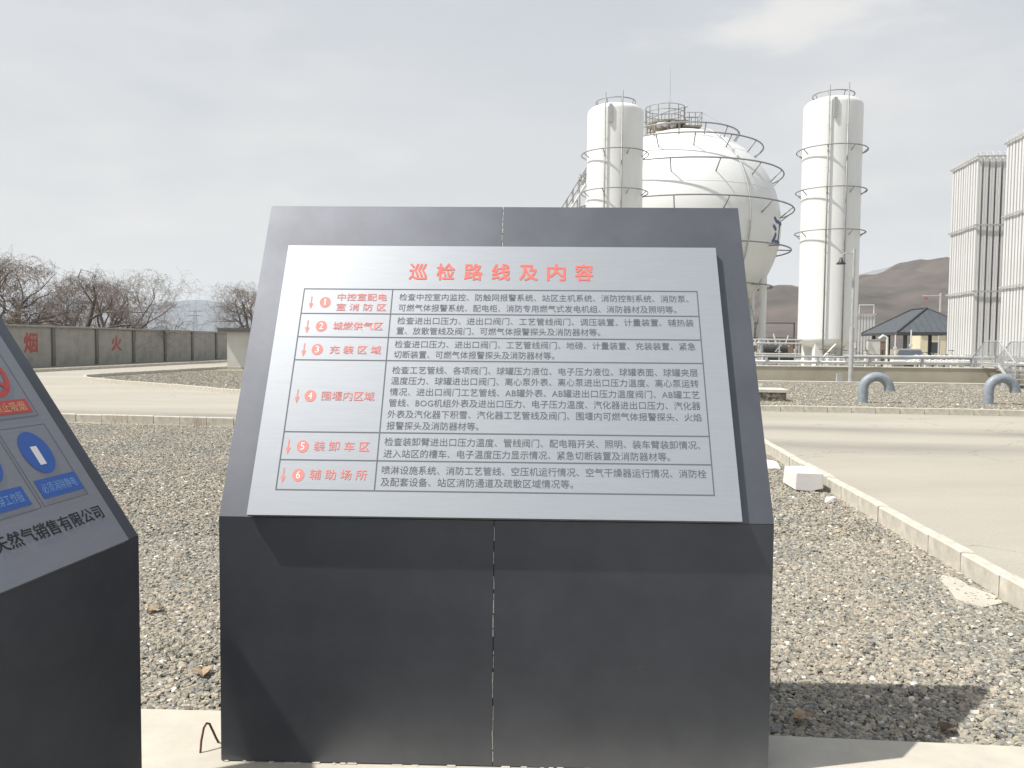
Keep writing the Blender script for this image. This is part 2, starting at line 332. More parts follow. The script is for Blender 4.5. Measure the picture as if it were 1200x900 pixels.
# ---------------------------------------------------------------- lettering
_fc = {}
def glyphs(s, bold=0.0, res=2):
    """flat mesh of a line of text: verts (x,y), faces, normalised so that a full-width character is 1 wide"""
    key = (s, bold)
    if key in _fc: return _fc[key]
    cu = bpy.data.curves.new('t', 'FONT'); cu.body = s; cu.size = 1; cu.resolution_u = res; cu.offset = bold; cu.fill_mode = 'FRONT'
    o = bpy.data.objects.new('t', cu); COL.objects.link(o)
    bpy.context.view_layer.update()
    dg = bpy.context.evaluated_depsgraph_get(); me = o.evaluated_get(dg).to_mesh()
    v = [(q.co.x, q.co.y) for q in me.vertices]; f = [tuple(p.vertices) for p in me.polygons]
    o.evaluated_get(dg).to_mesh_clear(); bpy.data.objects.remove(o); bpy.data.curves.remove(cu)
    _fc[key] = (v, f); return v, f
def embolden(v, f, b):
    V = []; F = []
    for k in range(9):
        ox, oy = (0, 0) if k == 8 else (b*math.cos(k*PI/4), b*math.sin(k*PI/4)); n = len(V)
        V += [(x+ox, y+oy) for x, y in v]; F += [tuple(n+i for i in q) for q in f]
    return V, F
def text_part(name, s, mapf, x0, x1, yc, h, m, parent, bold=0.0, **k):
    """line spanning x0..x1, centred on yc, CJK glyph height h; mapf maps (u,v) to local 3-D"""
    v, f = glyphs(s, 0.0)
    if not v: return None
    offs = [(0, 0)]
    if bold > 0: offs += [(bold, 0), (-bold, 0), (0, bold), (0, -bold), (bold*.7, bold*.7), (-bold*.7, -bold*.7), (-bold*.7, bold*.7), (bold*.7, -bold*.7)]
    xs = [a for a, _ in v]; ys = [b for _, b in v]; a0, a1 = min(xs), max(xs)
    w = (x1-x0)/max(1e-6, a1-a0)
    b0, b1 = -0.09, 0.80     # usual extent of a full-height character
    mb = MB(); dn = Vector(mapf(x0, yc)); 
    for i, (ox, oy) in enumerate(offs):
        mb.add([mapf(x0+(a-a0+ox)*w, yc+((b-b0+oy)/(b1-b0)-.5)*h, i*.00005) for a, b in v], f)
    o = mb.build(name, m, parent); k.setdefault('kind', 'stuff' if len(s) > 1 else None); return tag(o, **k)

# ================================================================= SIGNS
WID = 1.94; BRK = 0.883; RISE = 1.184
def make_sign(loc, rz, k, label, grp):
    root = empty('information_sign', loc, rz, label=label, cat='sign', group=grp)
    Ls = math.hypot(k, RISE); sy, sz = k/Ls, RISE/Ls; ny, nz_ = -sz, sy    # outward normal (0,-sz,sy)
    def Sf(u, v, off=0.0): return (u, sy*v + ny*off, BRK + sz*v + nz_*off)
    prof = [(0.006, 0), (0.006, BRK), (k+.002, BRK+RISE-.006), (k+.055, BRK+RISE-.006), (.34, 0)]
    mb = MB(); n = len(prof)
    mb.add([(0.006, y, z) for y, z in prof]+[(WID-.006, y, z) for y, z in prof],
           [tuple(range(n)), tuple(range(n, 2*n))[::-1]]+[(i, n+i, n+(i+1) % n, (i+1) % n) for i in range(n)])
    mb.build('core', m_core, root)
    g = .0015; mid = WID/2
    for x0, x1 in ((0, mid-g), (mid+g, WID)):
        MB().box(x0, x1, 0, .005, .004, BRK-.0008).build('front_sheet', m_cab, root)
        t = MB(); a = [Sf(x0, 0.001, 0), Sf(x1, 0.001, 0), Sf(x1, Ls, 0), Sf(x0, Ls, 0), Sf(x0, .001, -.005), Sf(x1, .001, -.005), Sf(x1, Ls, -.005), Sf(x0, Ls, -.005)]
        t.add(a, [(0, 1, 2, 3), (7, 6, 5, 4), (0, 4, 5, 1), (1, 5, 6, 2), (2, 6, 7, 3), (3, 7, 4, 0)]); t.build('sloping_sheet', m_cab, root)
        MB().box(x0, x1, k+.001, k+.06, BRK+RISE-.0055, BRK+RISE-.001).build('top_sheet', m_cab, root)
    for x in (0.0005, WID-.0055):    # side sheets
        p = [(0.0055, .004), (0.0055, BRK-.001), (k+.0045, BRK+RISE-.0065), (k+.058, BRK+RISE-.0065), (.345, .004)]
        q = MB(); n = 5
        q.add([(x, y, z) for y, z in p]+[(x+.005, y, z) for y, z in p], [tuple(range(n)), tuple(range(n, 2*n))[::-1]]+[(i, n+i, n+(i+1) % n, (i+1) % n) for i in range(n)])
        q.build('side_sheet', m_cab, root)
    bk = MB(); bk.add([(0, .342, .004), (WID, .342, .004), (WID, k+.057, BRK+RISE-.008), (0, k+.057, BRK+RISE-.008), (0, .348, .004), (WID, .348, .004), (WID, k+.063, BRK+RISE-.008), (0, k+.063, BRK+RISE-.008)],
        [(0, 1, 2, 3), (7, 6, 5, 4), (0, 4, 5, 1), (1, 5, 6, 2), (2, 6, 7, 3), (3, 7, 4, 0)]); bk.build('back_sheet', m_cab, root)
    # bead of old sealant, ragged, running down the joint
    rs = random.Random(5); sb = MB()
    def bead(fn, l0, l1, keep):
        v = l0
        while v < l1:
            d = rs.uniform(.012, .05)
            if rs.random() < keep:
                w = rs.uniform(.0007, .0016); c = mid + rs.uniform(-.0012, .0016); e = min(l1, v+d)
                A = [fn(c-w, v), fn(c+w, v), fn(c+w+rs.uniform(-.0004, .0004), e), fn(c-w, e)]
                B = [fn(c-w, v, -.004), fn(c+w, v, -.004), fn(c+w, e, -.004), fn(c-w, e, -.004)]
                sb.add(A+B, [(0, 1, 2, 3), (0, 4, 5, 1), (1, 5, 6, 2), (2, 6, 7, 3), (3, 7, 4, 0)])
            v += d*rs.uniform(1, 1.25)
    bead(lambda u, v, o=.0008: (u, -o, v), .02, BRK-.02, .92)
    bead(lambda u, v, o=.0008: Sf(u, v, o), Ls-.20, Ls-.004, .95)
    sb.build('sealant', m_seal, root)['kind'] = 'stuff'
    return root, Sf, Ls
def slab_on(Sf, u0, u1, v0, v1, o0, o1, name, m, parent):
    q = MB(); a = [Sf(u0, v0, o0), Sf(u1, v0, o0), Sf(u1, v1, o0), Sf(u0, v1, o0), Sf(u0, v0, o1), Sf(u1, v0, o1), Sf(u1, v1, o1), Sf(u0, v1, o1)]
    q.add(a, [(3, 2, 1, 0), (4, 5, 6, 7), (0, 1, 5, 4), (1, 2, 6, 5), (2, 3, 7, 6), (3, 0, 4, 7)]); return q.build(name, m, parent)
def rect(q, Sf, u0, u1, v0, v1, o): q.add([Sf(u0, v0, o), Sf(u1, v0, o), Sf(u1, v1, o), Sf(u0, v1, o)], [(0, 1, 2, 3)])
def disc(q, Sf, cu, cv, ru, rv, o, r_in=0.0, n=40):
    if r_in <= 0:
        q.add([Sf(cu, cv, o)]+[Sf(cu+ru*math.cos(2*PI*i/n), cv+rv*math.sin(2*PI*i/n), o) for i in range(n)], [(0, 1+i, 1+(i+1) % n) for i in range(n)])
    else:
        vs = []
        for i in range(n):
            c, s_ = math.cos(2*PI*i/n), math.sin(2*PI*i/n); vs += [Sf(cu+ru*c, cv+rv*s_, o), Sf(cu+ru*c*r_in, cv+rv*s_*r_in, o)]
        q.add(vs, [(2*i, 2*((i+1) % n), 2*((i+1) % n)+1, 2*i+1) for i in range(n)])

# --- main board
GS = 'sloping charcoal information boards'
BLx, BLy = -1.028, 2.828
rz1 = math.atan2(-.049, 1.94)
s1, Sf1, L1 = make_sign((BLx, BLy, .1), rz1, .60, 'charcoal board facing the camera, white plate with red title and grey table', GS)
pl = slab_on(Sf1, .108, 1.824, 0.0, 1.112, .009, .031, 'text_plate', m_alu, s1)
slab_on(Sf1, .17, 1.76, .06, 1.05, .001, .0088, 'plate_spacer', m_core, s1)
O = .0318
q = MB(); t = .0021
us, um, ue = .198, .547, 1.735
vs_ = [.910, .800, .698, .600, .310, .203, .092]
for v in vs_: rect(q, Sf1, us-t, ue+t, v-t, v+t, O)
for u in (us, um, ue):
    for a, b in zip(vs_[1:], vs_[:-1]): rect(q, Sf1, u-t, u+t, a+t, b-t, O)
q.build('table_rules', m_rule, pl)
for i, ch in enumerate('巡检路线及内容'):
    xc = .606+.036+i*(1.334-.606-.072)/6
    text_part('title_character', ch, lambda u, v, e=0: Sf1(u, v, O+e), xc-.035, xc+.035, .990, .072, m_red, pl, bold=.022)
rows = [(.875, '检查中控室内监控、防触网报警系统、站区主机系统、消防控制系统、消防泵、', .576, 1.700),
 (.827, '可燃气体报警系统、配电柜、消防专用燃气式发电机组、消防器材及照明等。', .576, 1.650),
 (.770, '检查进出口压力、进出口阀门、工艺管线阀门、调压装置、计量装置、辅热装', .576, 1.712),
 (.726, '置、放散管线及阀门、可燃气体报警探头及消防器材等。', .576, 1.355),
 (.669, '检查进口压力、进出口阀门、工艺管线阀门、地磅、计量装置、充装装置、紧急', .574, 1.712),
 (.625, '切断装置、可燃气体报警探头及消防器材等。', .574, 1.18),
 (.560, '检查工艺管线、各项阀门、球罐压力液位、电子压力液位、球罐表面、球罐夹层', .573, 1.712),
 (.516, '温度压力、球罐进出口阀门、离心泵外表、离心泵进出口压力温度、离心泵运转', .572, 1.712),
 (.471, '情况、进出口阀门工艺管线、AB罐外表、AB罐进出口压力温度阀门、AB罐工艺', .571, 1.712),
 (.427, '管线、BOG机组外表及进出口压力、电子压力温度、汽化器进出口压力、汽化器', .571, 1.712),
 (.382, '外表及汽化器下积雪、汽化器工艺管线及阀门、围堰内可燃气体报警探头、火焰', .570, 1.712),
 (.337, '报警探头及消防器材等。', .570, .905),
 (.275, '检查装卸臂进出口压力温度、管线阀门、配电箱开关、照明、装车臂装卸情况、', .568, 1.700),
 (.230, '进入站区的槽车、电子温度压力显示情况、紧急切断装置及消防器材等。', .568, 1.590),
 (.168, '喷淋设施系统、消防工艺管线、空压机运行情况、空气干燥器运行情况、消防栓', .567, 1.714),
 (.124, '及配套设备、站区消防通道及疏散区域情况等。', .567, 1.245)]
for v, s, a, b in rows:
    text_part('lettering', s, lambda u, w, e=0: Sf1(u, w, O+e), a, b, v, .0305, m_ink, pl)
labs = [(.873, '中控室配电', .333, .527, .031), (.828, '室 消 防 区', .333, .527, .031), (.745, '城燃供气区', .330, .522, .034), (.643, '充 装 区 域', .328, .523, .034),
        (.452, '围堰内区域', .319, .515, .036), (.255, '装 卸 车 区', .314, .515, .036), (.148, '辅 助 场 所', .312, .515, .036)]
for v, s, a, b, h in labs: text_part('zone_name', s, lambda u, w, e=0: Sf1(u, w, O+e), a, b, v, h, m_redp, pl, bold=.004)
for i, (v, ua, uc) in enumerate(((.850, .232, .287), (.744, .230, .284), (.644, .229, .280), (.452, .228, .277), (.254, .221, .273), (.146, .217, .271))):
    q = MB(); disc(q, Sf1, uc, v, .0215, .0235, O, n=24); q.build('number_disc', m_redp, pl)
    text_part('number', str(i+1), lambda u, w, e=0: Sf1(u, w, O+.0004+e), uc-(.0028 if i == 0 else .0075), uc+(.0028 if i == 0 else .0075), v+.001, .036, m_redw, pl, bold=.01)
    q = MB(); rect(q, Sf1, ua-.0022, ua+.0022, v-.005, v+.026, O)
    q.add([Sf1(ua-.009, v-.005, O), Sf1(ua+.009, v-.005, O), Sf1(ua, v-.030, O)], [(0, 2, 1)]); q.build('arrow', m_redp, pl)
# little scuff on the lower sheet
q = MB()
for cx, cz, w in ((1.485, .37, .012), (1.498, .378, .008), (1.472, .365, .007)):
    q.add([(cx-w, -.0006, cz-.003), (cx+w, -.0006, cz-.004), (cx+w*.6, -.0006, cz+.004), (cx-w*.8, -.0006, cz+.006)], [(0, 1, 2, 3)])
q.build('scuff', mat('scuff', (.10, .09, .085), .8), s1)
# mortar dabs at the foot
mbm = MB()
for x in np.linspace(.02, WID-.02, 60):
    if random.random() < .45:
        w = random.uniform(.006, .02); h = random.uniform(.002, .006)
        mbm.box(x-w, x+w, -random.uniform(.004, .012), .003, -.0005, h, .0015)
mbm.build('mortar_dab', m_plinth, s1)['kind'] = 'stuff'

# --- left board, turned to the right
rz2 = math.atan2(.995, .103)
X2 = Vector((.103, .995, 0)); A2 = Vector((-1.1755, 2.534, .1))
s2, Sf2, L2 = make_sign(A2 - X2*WID, rz2, .78, 'charcoal board cut by the left edge of the picture, turned sideways with safety pictograms', GS)
def R2(u, v, o=O): return Sf2(WID-u, v, o)      # u measured from the board's right edge
pl2 = slab_on(Sf2, .10, WID-.099, -.004, 1.20, .009, .031, 'pictogram_plate', m_alu_shade, s2)
slab_on(Sf2, .17, 1.76, .06, 1.1, .001, .0088, 'plate_spacer', m_core, s2)
text_part('company_lettering', '天然气销售有限公司', lambda u, v, e=0: Sf2(u, v, O+e), WID-.572, WID-.139, .107, .042, m_black, pl2, bold=.012)
text_part('banner_lettering', '必须消除静电', lambda u, v, e=0: Sf2(u, v, O+.0008+e), WID-.312, WID-.166, .220, .03, m_blue_l, pl2)
text_part('banner_lettering', '必须穿工作服', lambda u, v, e=0: Sf2(u, v, O+.0008+e), WID-.528, WID-.392, .215, .03, m_blue_l, pl2)
text_part('banner_lettering', '禁止吸烟', lambda u, v, e=0: Sf2(u, v, O+.0008+e), WID-.305, WID-.180, .484, .03, m_yel, pl2)
def rr(name, u0, u1, v0, v1, m, o=O+.0004):
    q = MB(); rect(q, R2, u0, u1, v0, v1, o); q.v = q.v; return q.build(name, m, pl2)
rr('blue_banner', .150, .324, .191, .250, m_bann_blue); rr('blue_banner', .378, .540, .187, .245, m_bann_blue); rr('red_banner', .162, .322, .462, .508, m_bann_red)
q = MB(); disc(q, R2, .247, .332, .058, .069, O+.0004); q.build('blue_disc', m_bann_blue, pl2)
q = MB(); disc(q, R2, .456, .333, .058, .069, O+.0004); q.build('blue_disc', m_bann_blue, pl2)
q = MB(); rect(q, R2, .236, .262, .292, .352, O+.0008); q.build('white_bar', m_redw, pl2)
q = MB(); rect(q, R2, .447, .473, .292, .352, O+.0008); q.build('white_bar', m_redw, pl2)
q = MB(); disc(q, R2, .255, .598, .078, .080, O+.0004, r_in=.77); q.build('prohibition_ring', m_bann_red, pl2)
q = MB(); c, s_ = math.cos(.8), math.sin(.8)
q.add([R2(.255+a*c-b*s_, .598+a*s_+b*c, O+.0012) for a, b in ((-.064, -.007), (.064, -.007), (.064, .007), (-.064, .007))], [(0, 1, 2, 3)]); q.build('slash', m_bann_red, pl2)
q = MB(); c, s_ = math.cos(-.5), math.sin(-.5)
q.add([R2(.255+a*c-b*s_, .61+a*s_+b*c, O+.0008) for a, b in ((-.055, -.006), (.045, -.006), (.045, .006), (-.055, .006))], [(0, 1, 2, 3)]); q.build('cigarette', m_black, pl2)
q = MB(); t = .001
for u0, u1, v0, v1 in ((.149, .340, .171, .418), (.352, .545, .170, .415), (.149, .340, .448, .70), (.352, .545, .446, .70)):
    rect(q, R2, u0, u1, v0-t, v0+t, O); rect(q, R2, u0, u1, v1-t, v1+t, O); rect(q, R2, u0-t, u0+t, v0+t, v1-t, O); rect(q, R2, u1-t, u1+t, v0+t, v1-t, O)
q.build('frame_rules', m_rule, pl2)

# ================================================================= GROUND
ground = MB().add([(-7000, -600, -.03), (7000, -600, -.03), (7000, 6800, -.03), (-7000, 6800, -.03)], [(0, 1, 2, 3)]).build('ground', m_soil); tag(ground, kind='structure')
RX = Vector((.99, -.143, 0)); DX = Vector((.143, .99, 0)); RZ = math.atan2(-.143, .99)
def sheet(name, pts, z, m, kind='structure'):
    o = MB().add([(x, y, z) for x, y in pts], [tuple(range(len(pts)))]).build(name, m); tag(o, kind=kind); return o
W0 = Vector((-25.97, 44.58, 0)); WD = Vector((1.74, 23.9, 0)).normalized()
def wp(s, off=0): p = W0 + WD*s + Vector((WD.y, -WD.x, 0))*off; return (p.x, p.y)
sheet('road', [wp(-50, 2.9), (60, -6), (60, 32), (60, 60), (60, 120), wp(80, 2.9)], 0.0, m_road)
def slope_sheet(name, m, s0, s1):
    pts = [wp(s0, 0), wp(s0, 3.0), wp(s1, 3.0), wp(s1, 0)]
    o = MB().prism(pts, -.02, .10).build(name, m); tag(o, kind='structure'); return o
slope_sheet('shoulder', m_shoulder, -50, 60)
# gravel plot round the boards: right edge and far edge are kerbed
K_R0, K_C, K_L = Vector((2.82, 1.3, 0)), Vector((4.02, 13.80, 0)), Vector((-16.0, 17.0, 0))
sheet('gravel_plot', [(K_L.x, K_L.y), (-17, -3), (2.45, -3), (K_R0.x, K_R0.y), (K_C.x, K_C.y)], .004, m_gravel)
sheet('added_dark_yard', [(-17, .25), (-.90, .25), (-.90, 2.42), (2.80, 2.30), (2.70, -.35), (2.45, -14), (-17, -14)], .030, mat('added_dark_paving', (.06, .06, .058), .9, var=.2, scale=3, bump=.3))  # unseen dark paving, added so the front sheets reflect something dark
isl = [(60, 12.2), (12.0, 18.95), (6.12, 19.85), (0, 21.0), (-4, 22.3), (-8.18, 24.3), (-10.9, 26.7), (-13.1, 28.5), (-15.4, 30.4), (-17.0, 32.2), (-17.9, 34.0), (-17.8, 36), (-16.4, 47.2), (-15.0, 58)]
sheet('gravel_island', isl[:1]+isl[1:]+[(-15, 90), (60, 90)], .006, m_gravel_far)

# kerbs, block by block
kb_len = .55
def kerb_mesh(seed):
    rs = random.Random(seed); q = MB(); j = lambda: rs.uniform(-.003, .003)
    q.box(-kb_len/2+.007+j(), kb_len/2-.007+j(), -.05+j(), .05+j(), -.03, .15+j()*2, .010); return q.mesh('kerb_block', m_kerb)
kms = [kerb_mesh(i) for i in range(6)]
def kerb(poly, label, step=kb_len):
    root = empty('kerb', (poly[0][0], poly[0][1], 0), kind='structure')
    pts = [Vector((p[0], p[1], 0)) for p in poly]; seg = 0; pos = pts[0].copy(); out = [pos.copy()]
    while seg < len(pts)-1:
        d = (pts[seg+1]-pos)
        if d.length < step: 
            seg += 1
            if seg >= len(pts)-1: break
            # walk the remainder round the corner
            rem = step; d2 = pts[seg]; nd = (pts[seg+1]-pts[seg])
            b = (d2-pos).length; ang = nd.normalized(); k = max(0.0, step-b); pos = pts[seg]+ang*k; out.append(pos.copy()); continue
        pos = pos + d.normalized()*step; out.append(pos.copy())
    for i in range(len(out)-1):
        a, b = out[i], out[i+1]; c = (a+b)/2; dd = b-a
        o = inst('kerb_block', kms[i % 6], root, loc=(c-Vector((poly[0][0], poly[0][1], 0)))+Vector((0, 0, random.uniform(-.004, .004))), rot=(random.uniform(-.008, .008), 0, math.atan2(dd.y, dd.x)+random.uniform(-.006, .006)))
        o.scale.x = dd.length/kb_len
    return root
kerb([K_R0, K_C], 'a'); kerb([(K_C.x-.03, K_C.y+.06), K_L], 'b')
kerb(isl[1:], 'c'); kerb([isl[1], (34, 15.8)], 'd')
kerb([wp(0-34, 3.05), wp(50, 3.05)], 'e', .9)

# plinths under the boards
pm = MB().prism([(-1.60, 2.66), (2.62, 2.50), (2.66, 2.93), (1.94, 2.985), (1.01, 3.055), (-1.18, 3.225), (-1.50, 3.235), (-1.60, 3.16)], -.02, .10).build('plinth', m_plinth); tag(pm, kind='structure')
pm2 = MB().prism([(-1.62, 2.645), (-.93, 2.625), (-1.15, .35), (-1.86, .42)], -.02, .097).build('plinth', m_plinth); tag(pm2, kind='structure')

# ---------------------------------------------------------------- loose stones by geometry nodes
def stones(name, poly, z, density, smin, smax, seed):
    base = MB().add([(x, y, z) for x, y in poly], [tuple(range(len(poly)))]).build(name, m_stone)
    tag(base, kind='stuff')
    ng = bpy.data.node_groups.new(name, 'GeometryNodeTree')
    ng.interface.new_socket('Geometry', in_out='INPUT', socket_type='NodeSocketGeometry'); ng.interface.new_socket('Geometry', in_out='OUTPUT', socket_type='NodeSocketGeometry')
    n = ng.nodes; l = ng.links
    gi = n.new('NodeGroupInput'); go = n.new('NodeGroupOutput')
    dp = n.new('GeometryNodeDistributePointsOnFaces'); dp.inputs['Density'].default_value = density; dp.inputs['Seed'].default_value = seed
    l.new(gi.outputs[0], dp.inputs['Mesh'])
    jn = n.new('GeometryNodeJoinGeometry')
    for i in range(9):
        ico = n.new('GeometryNodeMeshIcoSphere'); ico.inputs['Radius'].default_value = 1; ico.inputs['Subdivisions'].default_value = 2 if i % 3 == 0 else 1
        pos = n.new('GeometryNodeInputPosition'); nz_ = n.new('ShaderNodeTexNoise'); nz_.noise_dimensions = '4D'; nz_.inputs['W'].default_value = i*3.7+seed; nz_.inputs['Scale'].default_value = .9
        l.new(pos.outputs[0], nz_.inputs['Vector'])
        sub = n.new('ShaderNodeVectorMath'); sub.operation = 'SUBTRACT'; sub.inputs[1].default_value = (.5, .5, .5); l.new(nz_.outputs['Color'], sub.inputs[0])
        ml = n.new('ShaderNodeVectorMath'); ml.operation = 'SCALE'; ml.inputs['Scale'].default_value = 2.4; l.new(sub.outputs[0], ml.inputs[0])
        sp = n.new('GeometryNodeSetPosition'); l.new(ico.outputs[0], sp.inputs[0]); l.new(ml.outputs[0], sp.inputs['Offset'])
        tr = n.new('GeometryNodeTransform'); tr.inputs['Scale'].default_value = (1.15, .8+.05*(i % 4), .55+.06*(i % 3)); l.new(sp.outputs[0], tr.inputs[0])
        sm = n.new('GeometryNodeSetMaterial'); sm.inputs['Material'].default_value = m_stone; l.new(tr.outputs[0], sm.inputs[0])
        ss = n.new('GeometryNodeSetShadeSmooth'); ss.inputs['Shade Smooth'].default_value = False; l.new(sm.outputs[0], ss.inputs[0])
        g2 = n.new('GeometryNodeGeometryToInstance'); l.new(ss.outputs[0], g2.inputs[0]); l.new(g2.outputs[0], jn.inputs[0])
    ip = n.new('GeometryNodeInstanceOnPoints'); ip.inputs['Pick Instance'].default_value = True
    l.new(dp.outputs['Points'], ip.inputs['Points']); l.new(jn.outputs[0], ip.inputs['Instance'])
    ri = n.new('FunctionNodeRandomValue'); ri.data_type = 'INT'; ri.inputs[4].default_value = 0; ri.inputs[5].default_value = 8; l.new(ri.outputs[2], ip.inputs['Instance Index'])
    rr_ = n.new('FunctionNodeRandomValue'); rr_.data_type = 'FLOAT_VECTOR'; rr_.inputs[0].default_value = (-.5, -.5, 0); rr_.inputs[1].default_value = (.5, .5, 6.283); rr_.inputs['Seed'].default_value = 3
    l.new(rr_.outputs[0], ip.inputs['Rotation'])
    rs = n.new('FunctionNodeRandomValue'); rs.data_type = 'FLOAT'; rs.inputs[2].default_value = 0; rs.inputs[3].default_value = 1; rs.inputs['Seed'].default_value = 9
    pw = n.new('ShaderNodeMath'); pw.operation = 'POWER'; pw.inputs[1].default_value = 2.2; l.new(rs.outputs[1], pw.inputs[0])
    mr = n.new('ShaderNodeMapRange'); mr.inputs[3].default_value = smin; mr.inputs[4].default_value = smax; l.new(pw.outputs[0], mr.inputs[0]); l.new(mr.outputs[0], ip.inputs['Scale'])
    jo = n.new('GeometryNodeJoinGeometry'); l.new(ip.outputs[0], jo.inputs[0]); l.new(jo.outputs[0], go.inputs[0])
    md = base.modifiers.new('stones', 'NODES'); md.node_group = ng
    return base
stones('gravel_stones', [(-4.2, .5), (-1.9, .4), (-1.75, 2.5), (2.66, 2.5), (2.88, 2.5), (3.20, 6.5), (-4.8, 6.5)], .012, 5200, .0080, .0200, 1)
stones('gravel_stones', [(-4.8, 6.5), (3.20, 6.5), (3.90, 13.6), (-11, 15.8)], .010, 2200, .0095, .0215, 2)
stones('gravel_stones', [(5.8, 20.1), (13.5, 18.95), (21.5, 34), (11, 35.3)], .012, 130, .016, .034, 3)
stones('gravel_stones', [(-8, 24.6), (-3, 22.4), (-3, 40), (-16.4, 44), (-17.4, 34.5), (-13, 28.9)], .012, 110, .016, .034, 4)
# concrete spill patch and foam litter
pt = MB().prism([(2.80, 5.02), (2.88, 4.86), (3.05, 4.95), (3.09, 5.12), (3.04, 5.30), (3.06, 5.44), (3.00, 5.56), (2.92, 5.44), (2.87, 5.24)], .0, .024).build('concrete_spill', m_plinth)
tag(pt, label='flat pale lump of spilt concrete in the gravel close to the right kerb', cat='concrete')

def foam_block():
    q = MB(); w, d, h = .30, .56, .205
    prof = [(0, 0, 0), (w*.72, 0, 0), (w, 0, .045), (w, d, .0), (0, d, 0)]
    q.add([(0, 0, .01), (w*.62, 0, .0), (w*.72, 0, .03), (w, 0, .035), (w, d, 0), (0, d, 0), (.004, .004, h-.004), (w*.62, .004, h), (w*.72, .004, h), (w-.01, .004, h-.002), (w-.01, d-.01, h), (.01, d-.01, h-.01),
           (w*.62, d*.5, 0), (w, d*.5, .0)],
          [(0, 1, 7, 6), (1, 2, 8, 7), (2, 3, 9, 8), (3, 13, 4, 10, 9), (4, 5, 11, 10), (5, 0, 6, 11), (6, 7, 8, 9, 10, 11), (0, 5, 4, 13, 12, 1), (1, 12, 13, 3, 2)])
    o = q.build('foam_block', m_foam, loc=(3.10, 8.78, .02), rot=(0, .02, math.radians(-5)))
    bv = o.modifiers.new('b', 'BEVEL'); bv.width = .008; bv.segments = 2
    return tag(o, label='large white foam block with a broken corner against the right kerb', cat='foam block')
foam_block()
def chip(loc, sx, sy, sz, rz, label, seed, cat='foam fragment', m=m_foam):
    rs = random.Random(seed); n = 8; q = MB()
    base = [(sx*math.cos(2*PI*i/n)*rs.uniform(.6, 1.1), sy*math.sin(2*PI*i/n)*rs.uniform(.6, 1.1)) for i in range(n)]
    q.add([(x, y, 0) for x, y in base]+[(x*.8, y*.8, sz*rs.uniform(.5, 1.1)) for x, y in base]+[(0, 0, sz)],
          [tuple(range(n))[::-1]]+[(i, (i+1) % n, n+(i+1) % n, n+i) for i in range(n)]+[(n+i, n+(i+1) % n, 2*n) for i in range(n)])
    return tag(q.build('foam_fragment' if m is m_foam else 'pale_stone', m, loc=loc, rot=(0, 0, rz)), label=label, cat=cat)
chip((3.27, 8.22, .015), .10, .06, .05, .3, 'small white foam fragment lying in front of the large foam block', 3)
chip((3.35, 10.6, .015), .22, .28, .07, .1, 'crumbled pale foam heap behind the large foam block, beside the dark board', 4)
chip((2.02, 3.44, .01), .035, .022, .022, .4, 'white stone in the boards shadow near the plinth edge', 8, 'stone', m_kerb)
chip((2.71, 4.45, .01), .045, .03, .03, 1.0, 'pale stone on the gravel below the spilt concrete lump', 9, 'stone', m_kerb)
def leaf(x, y, z, s, rz, m, label, seed):
    rs = random.Random(seed); q = MB(); n = 6
    vs = []
    for i in range(n+1):
        t = i/n; w = .36*math.sin(PI*min(1, t*1.05+.02))*(1+rs.uniform(-.15, .15))
        h = .10*math.sin(PI*t)+.05*rs.uniform(0, 1)
        vs += [((t-.5)*s, -w*s, (h+.12)*s), ((t-.5)*s, 0, h*s), ((t-.5)*s, w*s, (h+.16)*s)]
    fs = []
    for i in range(n): fs += [(3*i, 3*i+3, 3*i+4, 3*i+1), (3*i+1, 3*i+4, 3*i+5, 3*i+2)]
    o = q.add(vs, fs).build('dead_leaf', m, loc=(x, y, z), rot=(0, 0, rz)); tag(o, label=label, cat='leaf')
    sd_ = o.modifiers.new('s', 'SOLIDIFY'); sd_.thickness = .0008
leaf(1.24, 3.34, .03, .10, .3, m_leaf, 'curled tan leaf in the shadow right of the main board', 1)
leaf(1.80, 3.25, .03, .09, .5, m_leafd, 'dark dry leaf at the plinth edge in the boards shadow', 2)
leaf(-2.07, 4.66, .02, .11, 1.0, m_leaf, 'upper tan leaf on the gravel strip between the two boards', 3)
leaf(-1.46, 3.78, .02, .11, 2.0, m_leaf, 'lower tan leaf on the gravel close to the pale plinth', 4)
# weeds: sparse blades
q = MB(); rs = random.Random(3)
for cx, cy, nn_, sp in ((-1.78, 4.1, 60, .07), (-1.60, 3.97, 60, .06), (-1.97, 6.1, 40, .10), (-1.9, 3.8, 30, .1), (3.3, 9.9, 30, .1)):
    for _ in range(nn_):
        x, y = cx+rs.gauss(0, sp), cy+rs.gauss(0, sp); a = rs.uniform(0, 6.28); h = rs.uniform(.015, .05); w = .0025; d = rs.uniform(.0, .03)
        q.add([(x-w*math.cos(a), y-w*math.sin(a), .01), (x+w*math.cos(a), y+w*math.sin(a), .01), (x+d*math.sin(a), y+d*math.cos(a), .01+h)], [(0, 1, 2)])
tag(q.build('weeds', m_weed), kind='stuff')
q = MB(); rs = random.Random(6)
for cx, cy, nn_, sp in ((-5.85, 15.35, 26, .08), (-4.6, 15.1, 20, .07), (-7.5, 15.6, 16, .07)):
    for _ in range(nn_):
        x, y = cx+rs.gauss(0, sp), cy-.2+rs.gauss(0, sp*.4); a = rs.uniform(0, 6.28); h = rs.uniform(.1, .24); w = .004; d = rs.uniform(.0, .08)
        q.add([(x-w, y, .01), (x+w, y, .01), (x+d*math.sin(a), y+d*math.cos(a), .01+h)], [(0, 1, 2)])
tag(q.build('dry_grass', m_leaf), kind='stuff')
